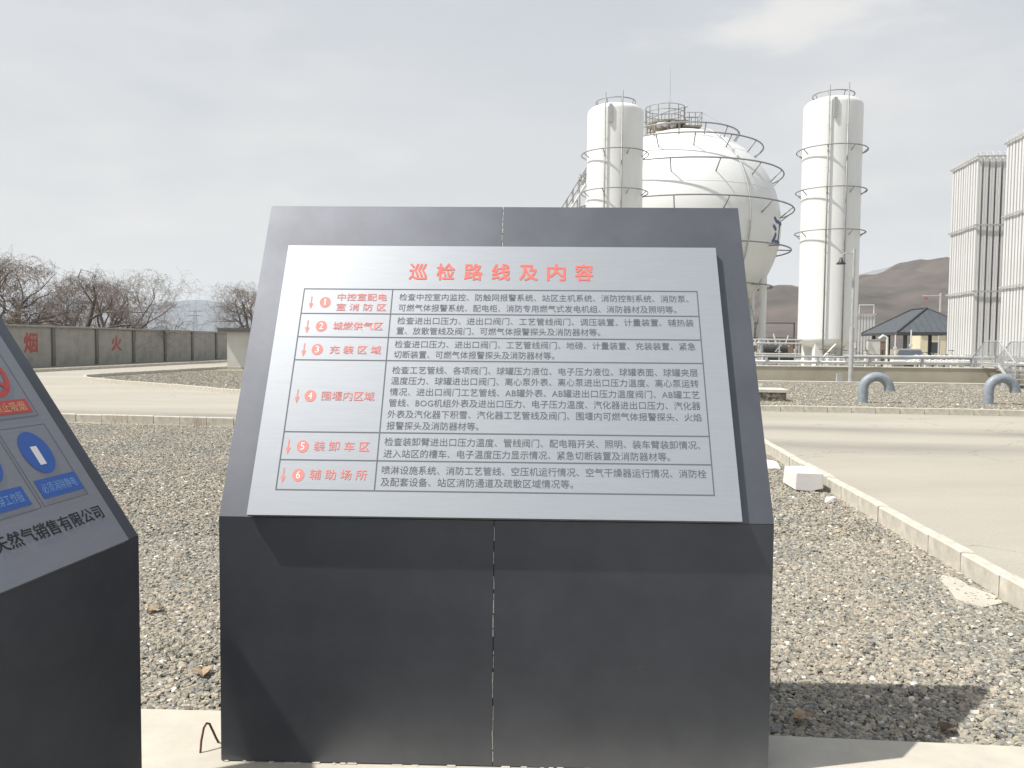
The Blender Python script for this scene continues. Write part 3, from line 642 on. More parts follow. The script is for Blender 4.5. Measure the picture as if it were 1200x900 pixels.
# rebar staple on the plinth
q = MB(); q.tube([(-1.125, 2.885, .095), (-1.124, 2.893, .14), (-1.120, 2.908, .182), (-1.114, 2.920, .194), (-1.108, 2.932, .186), (-1.100, 2.950, .145), (-1.094, 2.958, .120), (-1.085, 2.962, .098)], .0042, 8)
tag(smooth_by_angle(q.build('rebar_loop', m_rust), 60), label='small rusty steel loop sticking up from the pale plinth', cat='steel loop')

# ================================================================= LEFT BACKGROUND
HW = 2.25
wall = empty('boundary_wall', (W0.x, W0.y, 0), math.atan2(WD.y, WD.x), label='long grey rendered boundary wall with red characters at far left', cat='wall')
step = 4.2; i0, i1 = -8, 16; s_off = 1.13
pane = MB().box(.1, step-.1, .0, .18, -.02, HW).mesh('panel', m_wall)
pillar = MB().box(-.13, .13, -.09, .27, -.02, HW+.02).mesh('pillar', m_pillar)
cope = MB().box(.0, step-.012, -.13, .31, HW+.022, HW+.13, .02).mesh('coping_stone', m_cope)
for i in range(i0, i1):
    x = s_off+i*step
    inst('panel', pane, wall, loc=(x, 0, 0)); inst('pillar', pillar, wall, loc=(x, 0, 0)); inst('coping_stone', cope, wall, loc=(x, 0, 0))
# characters: local +x runs away from the camera and the visible face is y=0 (towards the road)
def wall_text(s, xc, zc, w, h):
    v, f = glyphs(s, 0.0); v, f = embolden(v, f, .03); xs = [a for a, _ in v]; ys = [b for _, b in v]
    q = MB(); n9 = len(v)//9; q.add([(xc+((a-min(xs))/(max(xs)-min(xs))-.5)*w, -.004-.0007*(i//n9), zc+((b-min(ys))/(max(ys)-min(ys))-.5)*h) for i, (a, b) in enumerate(v)], f)
    q.build('painted_character', m_redpaint, wall)
wall_text('烟', s_off-1.86, 1.42, 1.15, 1.12)
wall_text('火', s_off+6.42, 1.40, 1.2, 1.02)
wall_text('禁', s_off-10.3, 1.42, 1.15, 1.12)
MB().box(s_off+8.55, s_off+8.68, -.05, 0, 1.5, HW).build('drain_pipe', m_pillar, wall)

hut = empty('hut', (-16.1, 45.8, 0), RZ+.1, label='small pale flat-roofed hut standing behind the far gravel island', cat='hut')
MB().box(0, 5.2, 0, 4, 0, 2.12).build('wall', m_hut, hut); MB().box(-.38, 5.6, -.38, 4.4, 2.123, 2.33).build('roof', m_roofdk, hut)
MB().box(1.05, 1.95, -.03, 0, 1.35, 1.45).build('sill', m_hut, hut); MB().box(-.02, 5.22, -.03, 4.02, -.01, .14).build('base_course', m_plinth, hut)

def branch_tree(name, loc, limbs, seed, label, levels=4, top=6.6, tw=m_twig, group=None, dens=1.0, buds=True):
    root = empty(name, loc, label=label, cat='tree', group=group); rs = random.Random(seed); tr = MB(); cr = MB(); bd = MB()
    def grow(p, d, Ln, r, lv):
        pts = [p.copy()]; rad = [r]; nseg = 5 if lv > 1 else 4; dd = d.copy()
        for i in range(nseg):
            dd = (dd + Vector((rs.gauss(0, .24), rs.gauss(0, .24), rs.gauss(.02, .24)-max(0, pts[-1].z-top+1.6)*.28))).normalized()
            pts.append(pts[-1]+dd*Ln/nseg); rad.append(r*(1-(i+1)/nseg*.62))
        (tr if lv >= levels-1 else cr).tube(pts, rad, 6 if lv >= levels-1 else 3, False)
        if lv == 0:
            if buds:
                for pp in pts[1:]:
                    for _ in range(1):
                        c = pp+Vector((rs.gauss(0, .05), rs.gauss(0, .05), rs.gauss(0, .05))); s = rs.uniform(.02, .05)
                        a = Vector((rs.gauss(0, 1), rs.gauss(0, 1), rs.gauss(0, 1))).normalized()*s; b = Vector((rs.gauss(0, 1), rs.gauss(0, 1), rs.gauss(0, 1))).normalized()*s
                        bd.add([c-a, c+b, c+a], [(0, 1, 2)])
            return
        nch = int((rs.randint(4, 7) if lv > 1 else rs.randint(4, 6))*dens)
        for k in range(nch):
            t = .25+.75*(k+rs.random())/nch; fi = min(nseg-1, int(t*nseg)); w = t*nseg-fi; w = min(1, w)
            q_ = pts[fi].lerp(pts[fi+1], w); dl = (pts[fi+1]-pts[fi]).normalized()
            ax = Vector((rs.gauss(0, 1), rs.gauss(0, 1), rs.gauss(0, 1))); ax = (ax-dl*ax.dot(dl)).normalized()
            ang = rs.uniform(.45, 1.25); nd = (dl*math.cos(ang)+ax*math.sin(ang)+Vector((0, 0, .06))).normalized()
            grow(q_, nd, Ln*rs.uniform(.50, .74), max(.008, rad[fi]*.56), lv-1)
    for (p0, d, Ln, r) in limbs: grow(Vector(p0), Vector(d).normalized(), Ln, r, levels)
    tr.build('trunk', m_bark, root); cr.build('crown', tw, root)
    if buds: bd.build('buds', m_bud, root)
    return root
GT = 'bare trees behind the boundary wall'
branch_tree('bare_tree', (-30.6, 58, 0), [((0, 0, 0), (-.05, 0, 1), 1.6, .26), ((-.05, 0, 1.2), (-1.1, .2, .62), 5.0, .19), ((0, 0, 1.3), (.18, -.2, 1), 4.4, .20), ((.1, 0, 1.2), (1.25, .1, .62), 4.7, .17), ((0, .2, 1.3), (-.35, .6, 1), 3.6, .14), ((.2, .2, 1.3), (.7, -.3, .9), 4.0, .15)], 14,
            'widest bare tree, dark limbs fanning from behind the wall near the right red character', group=GT, levels=4)
branch_tree('bare_tree', (-33.2, 53, 0), [((0, 0, 0), (.1, 0, 1), 2.4, .24), ((0, 0, 1.3), (.5, .1, 1), 3.9, .20), ((0, 0, 1.6), (-.4, -.2, 1), 4.0, .2), ((0, 0, 1.3), (1.0, -.2, .7), 3.6, .15), ((0, 0, 1.4), (.1, .5, 1), 4.0, .16)], 23,
            'tallest dense bare tree at the far left edge above the left board', group=GT, levels=4, top=7.3, dens=1.15)
branch_tree('bare_tree', (-35.5, 71, 0), [((0, 0, 0), (.1, 0, 1), 2.4, .2), ((0, 0, 1.3), (.5, .1, 1), 4.2, .16), ((0, 0, 1.6), (-.5, -.2, 1), 4.0, .16), ((0, 0, 1.3), (-.9, -.2, .8), 3.6, .14)], 31,
            'smaller bare tree seen faintly through the two big ones', group=GT, levels=4)
branch_tree('bare_tree', (-33.2, 77, 0), [((0, 0, 0), (.1, 0, 1), 1.8, .14), ((0, 0, 1.0), (.7, .1, 1), 2.6, .10), ((0, 0, 1.2), (-.5, -.2, 1), 2.6, .10)], 37,
            'low bare tree beside the blue mountain, just right of the widest tree', group=GT, levels=3, top=4.5)
branch_tree('bare_tree', (-27.6, 86, 0), [((0, 0, 0), (-.05, 0, 1), 2.4, .24), ((0, 0, 1.6), (-.95, .1, .75), 4.9, .2), ((0, 0, 1.9), (.2, -.2, 1), 4.6, .18), ((0, 0, 1.6), (.8, .1, .8), 4.0, .16), ((0, 0, 1.8), (-.35, -.2, 1), 4.2, .16)], 43,
            'bare tree rising behind the small pale hut', group=GT, levels=4, top=7.8)
rs = random.Random(77)
for i, (x, y, s, lb) in enumerate(((-36.5, 92, 1.9, 'reddish leafless shrub behind the wall, leftmost below the blue mountain'), (-33.5, 95, 2.3, 'reddish leafless shrub with a dark stem, second behind the wall from the left'),
                       (-31.0, 90, 2.0, 'low brown shrub at the foot of the distant pylon'), (-29.4, 93, 2.6, 'tall red-brown shrub just right of the distant pylon'), (-27.6, 90, 2.3, 'red-brown shrub touching the left side of the hut roof'),
                       (-40, 84, 2.4, 'hazy brown shrub behind the wall beneath the widest tree'))):
    r_ = branch_tree('bare_shrub', (x, y, 0), [((rs.uniform(-.3, .3), rs.uniform(-.3, .3), 0), (rs.uniform(-.5, .5), rs.uniform(-.4, .4), 1), s, .05) for _ in range(6)], 100+i, lb, levels=3, tw=m_redtwig if i != 2 else m_twig, group='leafless shrubs beyond the wall', buds=False)
    r_['category'] = 'shrub'

# pylon and wires
def lattice(root, H, w0, w1, n, m, r=.07):
    for sx in (-1, 1):
        for sy in (-1, 1): MB().tube([(sx*w0, sy*w0, 0), (sx*w1, sy*w1, H)], r, 4).build('leg', m, root)
    q = MB()
    for i in range(n):
        a = w0+(w1-w0)*i/n; b = w0+(w1-w0)*(i+1)/n; z0, z1 = H*i/n, H*(i+1)/n
        for (p, p2) in (((-a, -a), (b, -b)), ((a, -a), (-b, -b)), ((-a, a), (b, b)), ((a, a), (-b, b)), ((-a, -a), (-b, b)), ((a, -a), (b, b))):
            q.tube([(p[0], p[1], z0), (p2[0], p2[1], z1)], r*.7, 3, False)
    q.build('lattice', m, root)
    q = MB()
    for z in (H*.82, H*.95): q.box(-3.0, 3.0, -.15, .15, z, z+.25)
    q.build('cross_arm', m, root)
py = empty('pylon', (-157, 402, 0), .5, label='tiny hazy lattice pylon in front of the blue mountain', cat='pylon'); lattice(py, 17.0, 1.3, .4, 7, m_ring, .045)
q = MB()
for z, dy in ((14.0, 0), (16.2, 0), (14.0, 3)):
    pts = [(-157-190+i*19, 402+dy-8+i*.8, z+2.2*(((i % 10)-5)/5.0)**2-2.2+2.2*0) for i in range(0, 31)]
    q.tube(pts, .028, 3, False)
tag(q.build('power_lines', m_ring), label='thin power lines crossing low in front of the blue mountain', cat='cable')

# ================================================================= TANK FARM
CZ = 1.6
# dyke (bund) wall with pale ledge
D0 = Vector((10.86, 35.55, 0))
dyke = empty('bund_wall', D0, RZ+.045, label='low concrete bund wall running in front of the tanks', cat='wall')
MB().box(-18.5, 9.85, 0, .30, -.02, .70).build('wall', m_dyke, dyke); MB().box(-18.5, 9.88, -.03, .33, .702, .745, .01).build('cap', m_dyketop, dyke)
MB().box(12.0, 30, 0, .30, -.02, .70).build('wall', m_dyke, dyke); MB().box(11.97, 30, -.03, .33, .702, .745, .01).build('cap', m_dyketop, dyke)
MB().box(9.852, 11.998, .02, .28, -.02, .62).build('wall', m_dyke, dyke)
led = MB(); 
for i in range(18): led.box(-18.5+i*2.7, -18.5+i*2.7+2.68, -.62, -.30, -.02, .10, .01)
led.build('ledge', m_dyketop, dyke)
sheet('inner_slab', [(-8, 38.2), (10.9, 36.0), (40, 33.0), (60, 33), (60, 75), (-8, 75)], .010, m_road)

def tank(loc, rz, H, R, label, prev, full=True):
    root = empty('storage_tank', loc, rz, label=label, cat='storage tank', group='slim white vertical tanks')
    z0 = 2.05; zt = H-.55
    prof = [(0.02, z0-.62)]+[(R*math.sin(a), z0-.62*math.cos(a)) for a in np.linspace(.12, PI/2, 8)]+[(R, z0+.02)]
    prof += [(R, z) for z in np.linspace(z0+1.5, zt, 8)]
    prof += [((R-.55)+.55*math.cos(a), zt+.42*math.sin(a)) for a in np.linspace(.25, PI/2, 6)]+[(R*.4, zt+.50), (0.02, zt+.55)]
    smooth_by_angle(MB().lathe(prof, 56).build('shell', m_white, root), 40)
    for i in range(4):
        a = PI/4+i*PI/2; c = Vector((math.cos(a), math.sin(a), 0))*(R-.45)
        l = MB().box(c.x-.24, c.x+.24, c.y-.24, c.y+.24, 0.0, z0-.1).build('leg', m_white, root)
    zr = [zt-2.55, zt-4.98, zt-7.45] if full else [zt-2.5, zt-5.0, zt-7.5]
    for z in zr:
        q = MB(); q.ring((0, 0, z), R*1.19, .035, 48, 6)
        for k in range(8):
            a = 2*PI*k/8+.3; q.tube([(R*math.cos(a), R*math.sin(a), z-.28), (R*1.19*math.cos(a), R*1.19*math.sin(a), z)], .028, 5)
        q.build('ring_pipe', m_ring, root, smooth=True)
    q = MB(); q.ring((0, 0, H+.22), R*.70, .035, 40, 6)
    for k in range(8):
        a = 2*PI*k/8+.2; q.tube([(R*.62*math.cos(a), R*.62*math.sin(a), zt+.42), (R*.70*math.cos(a), R*.70*math.sin(a), H+.22)], .03, 5)
    q.build('top_ring_pipe', m_ring, root, smooth=True)
    for xx, zt2 in ((-.85, H+.35), (.18, H+.42)):
        yy = -math.sqrt(R*R-xx*xx)-.16
        q = MB(); q.tube([(xx, yy, .3), (xx, yy, zt2)], .048, 8)
        for z in np.arange(2.5, H-.6, 2.4): q.tube([(xx, yy, z), (xx, yy+.2, z)], .02, 5)
        q.build('riser_pipe', m_ring, root, smooth=True)
    q = MB(); q.box(-.62, -.42, -R-.05, -R+.06, zt-.95, zt+.2); q.build('junction_bracket', m_galv, root)
    MB().tube([(-1.3, -R+.2, .4), (-.2, -R-.25, 1.75)], .06, 6).build('strut', m_whitepipe, root)
    q = MB(); q.tube([(-.25, -R+.1, 0), (-.25, -R+.1, 1.1)], .18, 10); q.build('valve_body', m_galv, root)
    return root
tank((19.2, 49.6, 0), 0, 16.45, 1.70, 'right slim white tank standing free between the sphere and the grey roofed pavilion', None)
tank((6.47, 52.6, 0), 0, 16.8, 1.79, 'left slim white tank rising behind the main board in front of the sphere', None)

def sphere_tank():
    r = 7.5; c = Vector((12.75, 63.0, 10.45))
    root = empty('sphere_tank', (c.x, c.y, 0), 0, label='huge white spherical gas tank ringed with spray pipes', cat='gas tank')
    m = stained('sphere_paint', (.76, .775, .76), (.62, .61, .57), .22, .38, .35, (1, 1, .5))
    n, l, b = nodes_of(m)
    # rust run below the top platform
    tc = n.new('ShaderNodeTexCoord'); mp = n.new('ShaderNodeMapping'); mp.inputs['Location'].default_value = (2.7, 3.6, -8.1+0); l.new(tc.outputs['Object'], mp.inputs[0])
    ln_ = n.new('ShaderNodeVectorMath'); ln_.operation = 'LENGTH'; l.new(mp.outputs[0], ln_.inputs[0])
    n1 = n.new('ShaderNodeTexNoise'); n1.inputs['Scale'].default_value = 1.6; n1.inputs['Detail'].default_value = 6; l.new(tc.outputs['Object'], n1.inputs['Vector'])
    ad = n.new('ShaderNodeMath'); ad.operation = 'MULTIPLY_ADD'; ad.inputs[1].default_value = 2.6; l.new(n1.outputs[0], ad.inputs[0]); l.new(ln_.outputs['Value'], ad.inputs[2])
    mr = n.new('ShaderNodeMapRange'); mr.inputs[1].default_value = 1.5; mr.inputs[2].default_value = 4.2; mr.inputs[3].default_value = .8; mr.inputs[4].default_value = 0; l.new(ad.outputs[0], mr.inputs[0])
    old = b.inputs['Base Color'].links[0].from_socket; mx = n.new('ShaderNodeMixRGB'); mx.inputs[2].default_value = (.50, .43, .30, 1); l.new(mr.outputs[0], mx.inputs[0]); l.new(old, mx.inputs[1]); l.new(mx.outputs[0], b.inputs['Base Color'])
    prof = [(max(.01, r*math.sin(a)), c.z-r*math.cos(a)) for a in np.linspace(0, PI, 49)]
    MB().lathe(prof, 96).build('shell', m, root, smooth=True)
    # weld seams of the plates
    q = MB()
    for dz in (-4.5, -1.6, 2.4, 5.2): q.ring((0, 0, c.z+dz), math.sqrt(r*r-dz*dz)-.002, .014, 96, 4)
    q.build('weld_seam', m, root, smooth=True)
    rl = r*.86
    for k in range(8):
        a = math.radians(-29+45*k); x, y = rl*math.cos(a), rl*math.sin(a)
        MB().tube([(x, y, 0), (x, y, c.z-r*.50)], .27, 16).build('leg', m_white, root, smooth=False)
    q = MB()
    for k in range(8):
        a = math.radians(-29+45*k); b_ = a+PI/4
        A = Vector((rl*math.cos(a), rl*math.sin(a), 0)); B = Vector((rl*math.cos(b_), rl*math.sin(b_), 0))
        q.tube([A+Vector((0, 0, .8)), B+Vector((0, 0, 5.0))], .03, 5); q.tube([B+Vector((0, 0, .8)), A+Vector((0, 0, 5.0))], .03, 5)
    q.build('cross_brace', m_galv, root)
    for z, R_ in ((17.5, 4.35), (16.35, 6.1), (14.3, 7.6), (11.65, 8.4), (8.7, 8.25), (6.0, 7.0)):
        q = MB(); q.ring((0, 0, z), R_, .055, 96, 6)
        nb = 14
        for k in range(nb):
            a = 2*PI*k/nb+z; dz = z-.75-c.z
            rr_ = math.sqrt(max(0, r*r-dz*dz)); 
            if z > 10.5: q.tube([(rr_*math.cos(a), rr_*math.sin(a), z-.75), (R_*math.cos(a), R_*math.sin(a), z)], .045, 5)
            else:
                dz = z-c.z; rr_ = math.sqrt(r*r-dz*dz); q.tube([(rr_*math.cos(a), rr_*math.sin(a), z+.05), (R_*math.cos(a), R_*math.sin(a), z)], .045, 5)
        q.build('ring_pipe', m_ring, root, smooth=True)
    # riser running down the near right face
    q = MB(); pts = []
    for t in np.linspace(.32, 2.0, 16):
        az = math.radians(-62); pts.append(((r+.12)*math.sin(t)*math.cos(az), (r+.12)*math.sin(t)*math.sin(az), c.z+(r+.12)*math.cos(t)))
    q.tube(pts, .05, 6); q.build('riser_pipe', m_galv, root, smooth=True)
    # top platform
    zt = c.z+r+.15
    px_, py_ = -1.2, 0.0
    PR = 1.5
    q = MB(); q.lathe([(.05, zt+.25), (PR, zt+.25), (PR, zt+.38), (.05, zt+.38)], 24, (px_, py_, 0)); q.box(px_+1.2, px_+PR+1.15, -.7, .7, zt+.05, zt+.16)
    for k in range(8): a = 2*PI*k/8; q.tube([(px_+1.35*math.cos(a), 1.35*math.sin(a), zt-.9), (px_+1.35*math.cos(a), 1.35*math.sin(a), zt+.3)], .06, 5)
    q.build('platform', mat('rusty_platform', (.30, .26, .19), .8, var=.35, scale=3), root)
    q = MB()
    for h in (.75, 1.15, 1.55): q.ring((px_, 0, zt+h), PR, .03, 32, 5)
    for k in range(12): a = 2*PI*k/12; q.tube([(px_+PR*math.cos(a), PR*math.sin(a), zt+.3), (px_+PR*math.cos(a), PR*math.sin(a), zt+1.55)], .032, 5)
    for h in (.4, .75, 1.1):
        q.tube([(px_+PR, -.7, zt+h), (px_+PR+1.15, -.7, zt+h), (px_+PR+1.15, .7, zt+h), (px_+PR, .7, zt+h)], .028, 5)
    for x in (.2, .65, 1.15):
        for y in (-.7, .7): q.tube([(px_+PR+x, y, zt+.1), (px_+PR+x, y, zt+1.1)], .032, 5)
    q.build('railing', m_ring, root)
    MB().tube([(px_+.35, 0, zt+.3), (px_+.35, 0, zt+4.6)], .018, 5).build('lightning_rod', m_galv, root)
    MB().tube([(px_+PR+1.15, -.7, zt+1.1), (4.0, -1.6, 17.5)], .015, 4).build('guy_wire', m_galv, root)
    MB().tube([(px_+.4, -1.2, zt-.05), (px_+.2, -1.9, zt-.1)], .24, 12).build('nozzle', m_galv, root); MB().tube([(px_-.8, -1.5, zt-.1), (px_-.3, -2.2, zt-.2)], .2, 12).build('nozzle', m_galv, root)
    # short spiral stair curling up to the platform on the left
    q = MB()
    for i in range(12):
        a = math.radians(205+i*9); R2_ = PR+.55; z = zt-1.0+i*.11
        q.box(px_+R2_*math.cos(a)-.28, px_+R2_*math.cos(a)+.28, R2_*math.sin(a)-.1, R2_*math.sin(a)+.1, z, z+.03)
    q.build('curved_step', mat('rusty_step', (.26, .21, .15), .8, var=.3, scale=3), root)['kind'] = 'stuff'
    q = MB(); pts = [(px_+(PR+.85)*math.cos(math.radians(205+i*9)), (PR+.85)*math.sin(math.radians(205+i*9)), zt-.05+i*.11) for i in range(12)]
    q.tube(pts, .03, 5)
    for p in pts[::2]: q.tube([p, (p[0], p[1], p[2]-1.0)], .025, 5)
    q.build('stair_rail', m_ring, root)
    # painted character wrapped on the shell near its right limb
    v, f = glyphs('江', 0.0); v, f = embolden(v, f, .028); xs = [a for a, _ in v]; ys = [b for _, b in v]; qq = MB(); vs = []
    n9 = len(v)//9
    for i9, (a, b_) in enumerate(v):
        s = (a-min(xs))/(max(xs)-min(xs))-.5; h = (b_-min(ys))/(max(ys)-min(ys))-.5
        az = math.radians(-31)+s*2.1/r*1.15; z = 9.85+h*2.0; rr_ = math.sqrt(r*r-(z-c.z)**2)+.02+.002*(i9//n9)
        vs.append((rr_*math.cos(az), rr_*math.sin(az), z))
    qq.add(vs, f); qq.build('painted_character', m_navy, root)
    return root
sphere_tank()
# stair climbing towards the sphere behind the left tank
st = empty('access_stair', (1.1, 58.0, 0), 0, label='steep steel stair climbing behind the left slim tank', cat='stair')
A = Vector((1.0, 0, 8.0)); B = Vector((6.0, 0, 16.2)); dv = (B-A)
for y in (-.45, .45): MB().tube([A+Vector((0, y, 0)), B+Vector((0, y, 0))], .09, 6).build('stringer', m_whitepipe, st)
for i in range(1, 36):
    p = A+dv*i/36; MB().box(p.x-.13, p.x+.13, -.45, .45, p.z-.02, p.z+.02).build('tread', m_whitepipe, st)
for y in (-.5, .5):
    q = MB()
    for h in (.55, 1.1): q.tube([A+Vector((0, y, h)), B+Vector((0, y, h))], .03, 5)
    for i in range(0, 13): p = A+dv*i/12+Vector((0, y, 0)); q.tube([p, p+Vector((0, 0, 1.1))], .03, 5)
    q.build('handrail', m_ring, st)
q = MB()
for y in (-.5, .5):
    q.tube([(1.0, y, 0), (1.0, y, 8)], .1, 6); q.tube([(3.5, y, 0), (3.5, y, 12.0)], .1, 6); q.tube([(6, y, 0), (6, y, 16.2)], .1, 6)
    for i in range(6): q.tube([(1.0 if i % 2 else 3.5, y, i*1.6), (3.5 if i % 2 else 1.0, y, (i+1)*1.6)], .05, 5)
    for i in range(9): q.tube([(3.5 if i % 2 else 6, y, i*1.5), (6 if i % 2 else 3.5, y, (i+1)*1.5)], .05, 5)
q.build('tower_frame', m_galv, st)

# vaporisers
def fin_star():
    q = MB(); h = .106; pts = []
    for k in range(4):
        a = k*PI/2; c_, s_ = math.cos(a), math.sin(a)
        for x, y in ((h, -h), (h, -.02), (h*.8, 0.0), (h, .02)): pts.append((x*c_-y*s_, x*s_+y*c_))
    return q.prism(pts, 1.2, 11.82).mesh('finned_tube', m_fin)
fin_me = fin_star()
def vaporiser(loc, label, nx, ny, pitch=.325):
    root = empty('vaporiser', loc, RZ, label=label, cat='vaporiser', group='tall finned vaporiser banks')
    for i in range(nx):
        for j in range(ny):
            if i < 2 or j < 2 or i > nx-2 or j > ny-2:
                inst('finned_tube', fin_me, root, loc=(.16+i*pitch+random.uniform(-.008, .008), .16+j*pitch+random.uniform(-.008, .008), 0), rot=(0, 0, random.uniform(-.04, .04)))
    X, Y = nx*pitch, ny*pitch
    for z in (4.60, 8.15, 11.80):
        q = MB(); h = .075
        q.box(-.06, X+.06, -.06, -.01, z, z+h); q.box(-.06, X+.06, Y+.01, Y+.06, z, z+h); q.box(-.06, -.01, -.009, Y+.009, z, z+h); q.box(X+.01, X+.06, -.009, Y+.009, z, z+h)
        q.build('band', m_band, root)
    q = MB()
    for i in range(nx): q.tube([(.16+i*pitch, .1, 11.86), (.16+i*pitch, Y-.1, 11.86)], .03, 5)
    for j in range(0, ny, 1):
        y = .16+j*pitch; q.tube([(.02, y, 11.9), (.05, y, 12.06), (.3, y, 12.08), (.33, y, 11.9)], .022, 5)
    for i in range(0, nx, 1):
        x = .16+i*pitch; q.tube([(x, .02, 11.9), (x, .05, 12.08), (x, .3, 12.1), (x, .33, 11.9)], .022, 5)
    q.build('top_manifold', m_fin, root)
    q = MB(); q.tube([(.2, .3, 1.08), (.2, Y-.3, 1.08)], .07, 8); q.tube([(.2, .3, .86), (.2, Y-.3, .86)], .06, 8); q.build('bottom_manifold', m_whitepipe, root)
    for i in (0, 1):
        for j in (0, 1, 2): x = .15+i*(X-.3); y = .15+j*(Y-.3)/2; MB().box(x-.09, x+.09, y-.09, y+.09, 0, 1.2).build('foot', m_galv, root)
    q = MB(); 
    for i in range(nx): q.box(.10+i*pitch, .22+i*pitch, -.0, Y, 1.13, 1.195)
    q.build('base_frame', m_whitepipe, root)
    return root
vaporiser((24.84, 44.0, 0), 'left bank of tall white fins, its dark shaded face toward the next bank', 9, 11)
vaporiser((24.12, 37.65, 0), 'nearest and tallest-looking bank of white fins cut by the right picture edge', 9, 11)
def small_vap(loc, w, d, h, label):
    root = empty('vaporiser', loc, RZ, label=label, cat='vaporiser', group='tall finned vaporiser banks')
    sc = (h-.5)/10.62
    me = MB()
    n = int(w/.3)
    for i in range(n):
        for j in range(int(d/.3)):
            if i == 0 or j == 0: inst('finned_tube', fin_me, root, loc=(.15+i*.3, .15+j*.3, .5-1.2*sc), rot=(0, 0, 0), sc=(.9, .9, sc))
    MB().box(-.04, w+.04, -.05, -.01, h-.15, h).build('band', m_band, root); MB().box(-.05, -.01, 0, d, h-.15, h).build('band', m_band, root)
    q = MB(); q.tube([(w*.2, 0, h), (w*.2, 0, h+.9), (w*.9, 0, h+.9), (w*.9, 0, h)], .05, 5); q.build('vent_pipe', m_whitepipe, root)
    return root
small_vap((36.2, 86, 0), 2.1, 1.8, 5.1, 'small distant finned bank half hidden behind the right slim tank')

# crossing stair over the bund
cs = empty('crossing_stair', (19.95, 33.2, 0), RZ, label='galvanised steel stair with railings crossing the bund below the vaporisers', cat='stair')
Wd = .95; zp = .92
for i in range(4):
    z = zp*(i+1)/5
    MB().box(0, Wd, -1.45+i*.33, -1.45+i*.33+.30, z-.04, z).build('tread', m_galv, cs); MB().box(0, Wd, 2.75-i*.33-.30, 2.75-i*.33, z-.04, z).build('tread', m_galv, cs)
MB().box(-.02, Wd+.02, 0.0, 1.35, zp-.05, zp).build('landing', m_galv, cs)
for x in (-.04, Wd+.04):
    MB().tube([(x, -1.55, 0.02), (x, 0, zp-.06), (x, 1.35, zp-.06), (x, 2.85, 0.02)], .05, 5).build('stringer', m_galv, cs)
    q = MB(); path = [(-1.55, .12, 1.0), (-1.50, .12, 1.0), (0.0, zp+.03, zp+.95), (1.35, zp+.03, zp+.95), (2.85, .12, 1.0)]
    q.tube([(x, p[0], p[2]) for p in path[1:]], .028, 6); q.tube([(x, p[0], p[1]) for p in path[1:]], .022, 6)
    n_ = 38
    for i in range(n_+1):
        y = -1.5+4.35*i/n_
        if y < 0: a = (y+1.5)/1.5; z0 = .12+(zp+.03-.12)*a; z1 = 1.0+(zp+.95-1.0)*a
        elif y < 1.35: z0, z1 = zp+.03, zp+.95
        else: a = (2.85-y)/1.5; z0 = .12+(zp+.03-.12)*a; z1 = 1.0+(zp+.95-1.0)*a
        q.tube([(x, y, z0), (x, y, z1)], .024 if i % 9 == 0 else .011, 5)
    q.build('railing', m_galv, cs)
MB().box(-.3, -.06, -1.2, -.9, 0, .5).build('support', m_galv, cs)

# street lamp
lp = empty('lamp_post', (14.52, 34.75, 0), 0, label='slim grey lamp post with a black bell shade in front of the right slim tank', cat='lamp post')
q = MB(); q.tube([(0, 0, 0), (0, 0, 2.4)], .10, 12); q.tube([(0, 0, 2.4), (0, 0, 5.75)], .055, 10); q.build('pole', m_galv, lp, smooth=False)
q = MB(); q.tube([(0, 0, 5.55), (-.30, 0, 5.60), (-.5, 0, 5.52), (-.55, 0, 5.38)], .028, 6); q.build('arm', m_galv, lp)
q = MB(); q.lathe([(.02, .28), (.06, .24), (.09, .12), (.20, .0), (.19, -.02), (.02, .02)], 20, (-.55, 0, 5.12)); q.build('lamp_shade', m_lamp, lp, smooth=True)
MB().box(-.16, .16, -.16, .16, 0, .03).build('base_plate', m_galv, lp)
MB().box(-.62, -.40, -.1, .02, .0, .45).build('cable_box', m_galv, lp)

# goose-neck vents
def vent(loc, label, tilt):
    root = empty('vent_pipe', loc, RZ+tilt, label=label, cat='vent pipe', group='blue-grey goose-neck vent pipes')
    pts = [(0, 0, -.02), (0, 0, .2), (0, 0, .395)]
    for a in np.linspace(.12, 1, 12): pts.append((.355-.355*math.cos(a*PI*.97), 0, .395+.355*math.sin(a*PI*.97)))
    pts.append((.72, 0, .36))
    smooth_by_angle(MB().tube(pts, [.135]*len(pts), 24, False).build('pipe', m_vent, root), 50)
    # hollow mouth
    e = Vector(pts[-1]); q = MB()
    q.tube([(e.x-.004, 0, e.z+.06), (e.x, 0, e.z-.012)], .142, 24, False); q.build('rim', m_vent, root)
    q = MB(); q.tube([(e.x, 0, e.z+.05), (e.x, 0, e.z+.055)], .134, 24, True); q.build('mouth_mesh', m_dark, root)
    q = MB(); q.tube([(0, 0, .0), (0, 0, .03)], .17, 24, True); q.build('collar', m_vent, root)
vent((10.02, 23.1, 0), 'blue-grey goose-neck vent pipe on the gravel left of the pair', 0)
vent((13.45, 22.85, 0), 'blue-grey goose-neck vent pipe on the gravel near the right picture edge', .05)
mh = empty('valve_pit', (6.55, 23.3, 0), RZ, label='low pebble-sided pit box with a pale concrete lid beside the main board', cat='pit box')
MB().box(0, 1.3, 0, .9, -.01, .27).build('body', m_stonefill, mh); MB().box(-.05, 1.35, -.05, .95, .272, .36, .01).build('lid', m_dyketop, mh)

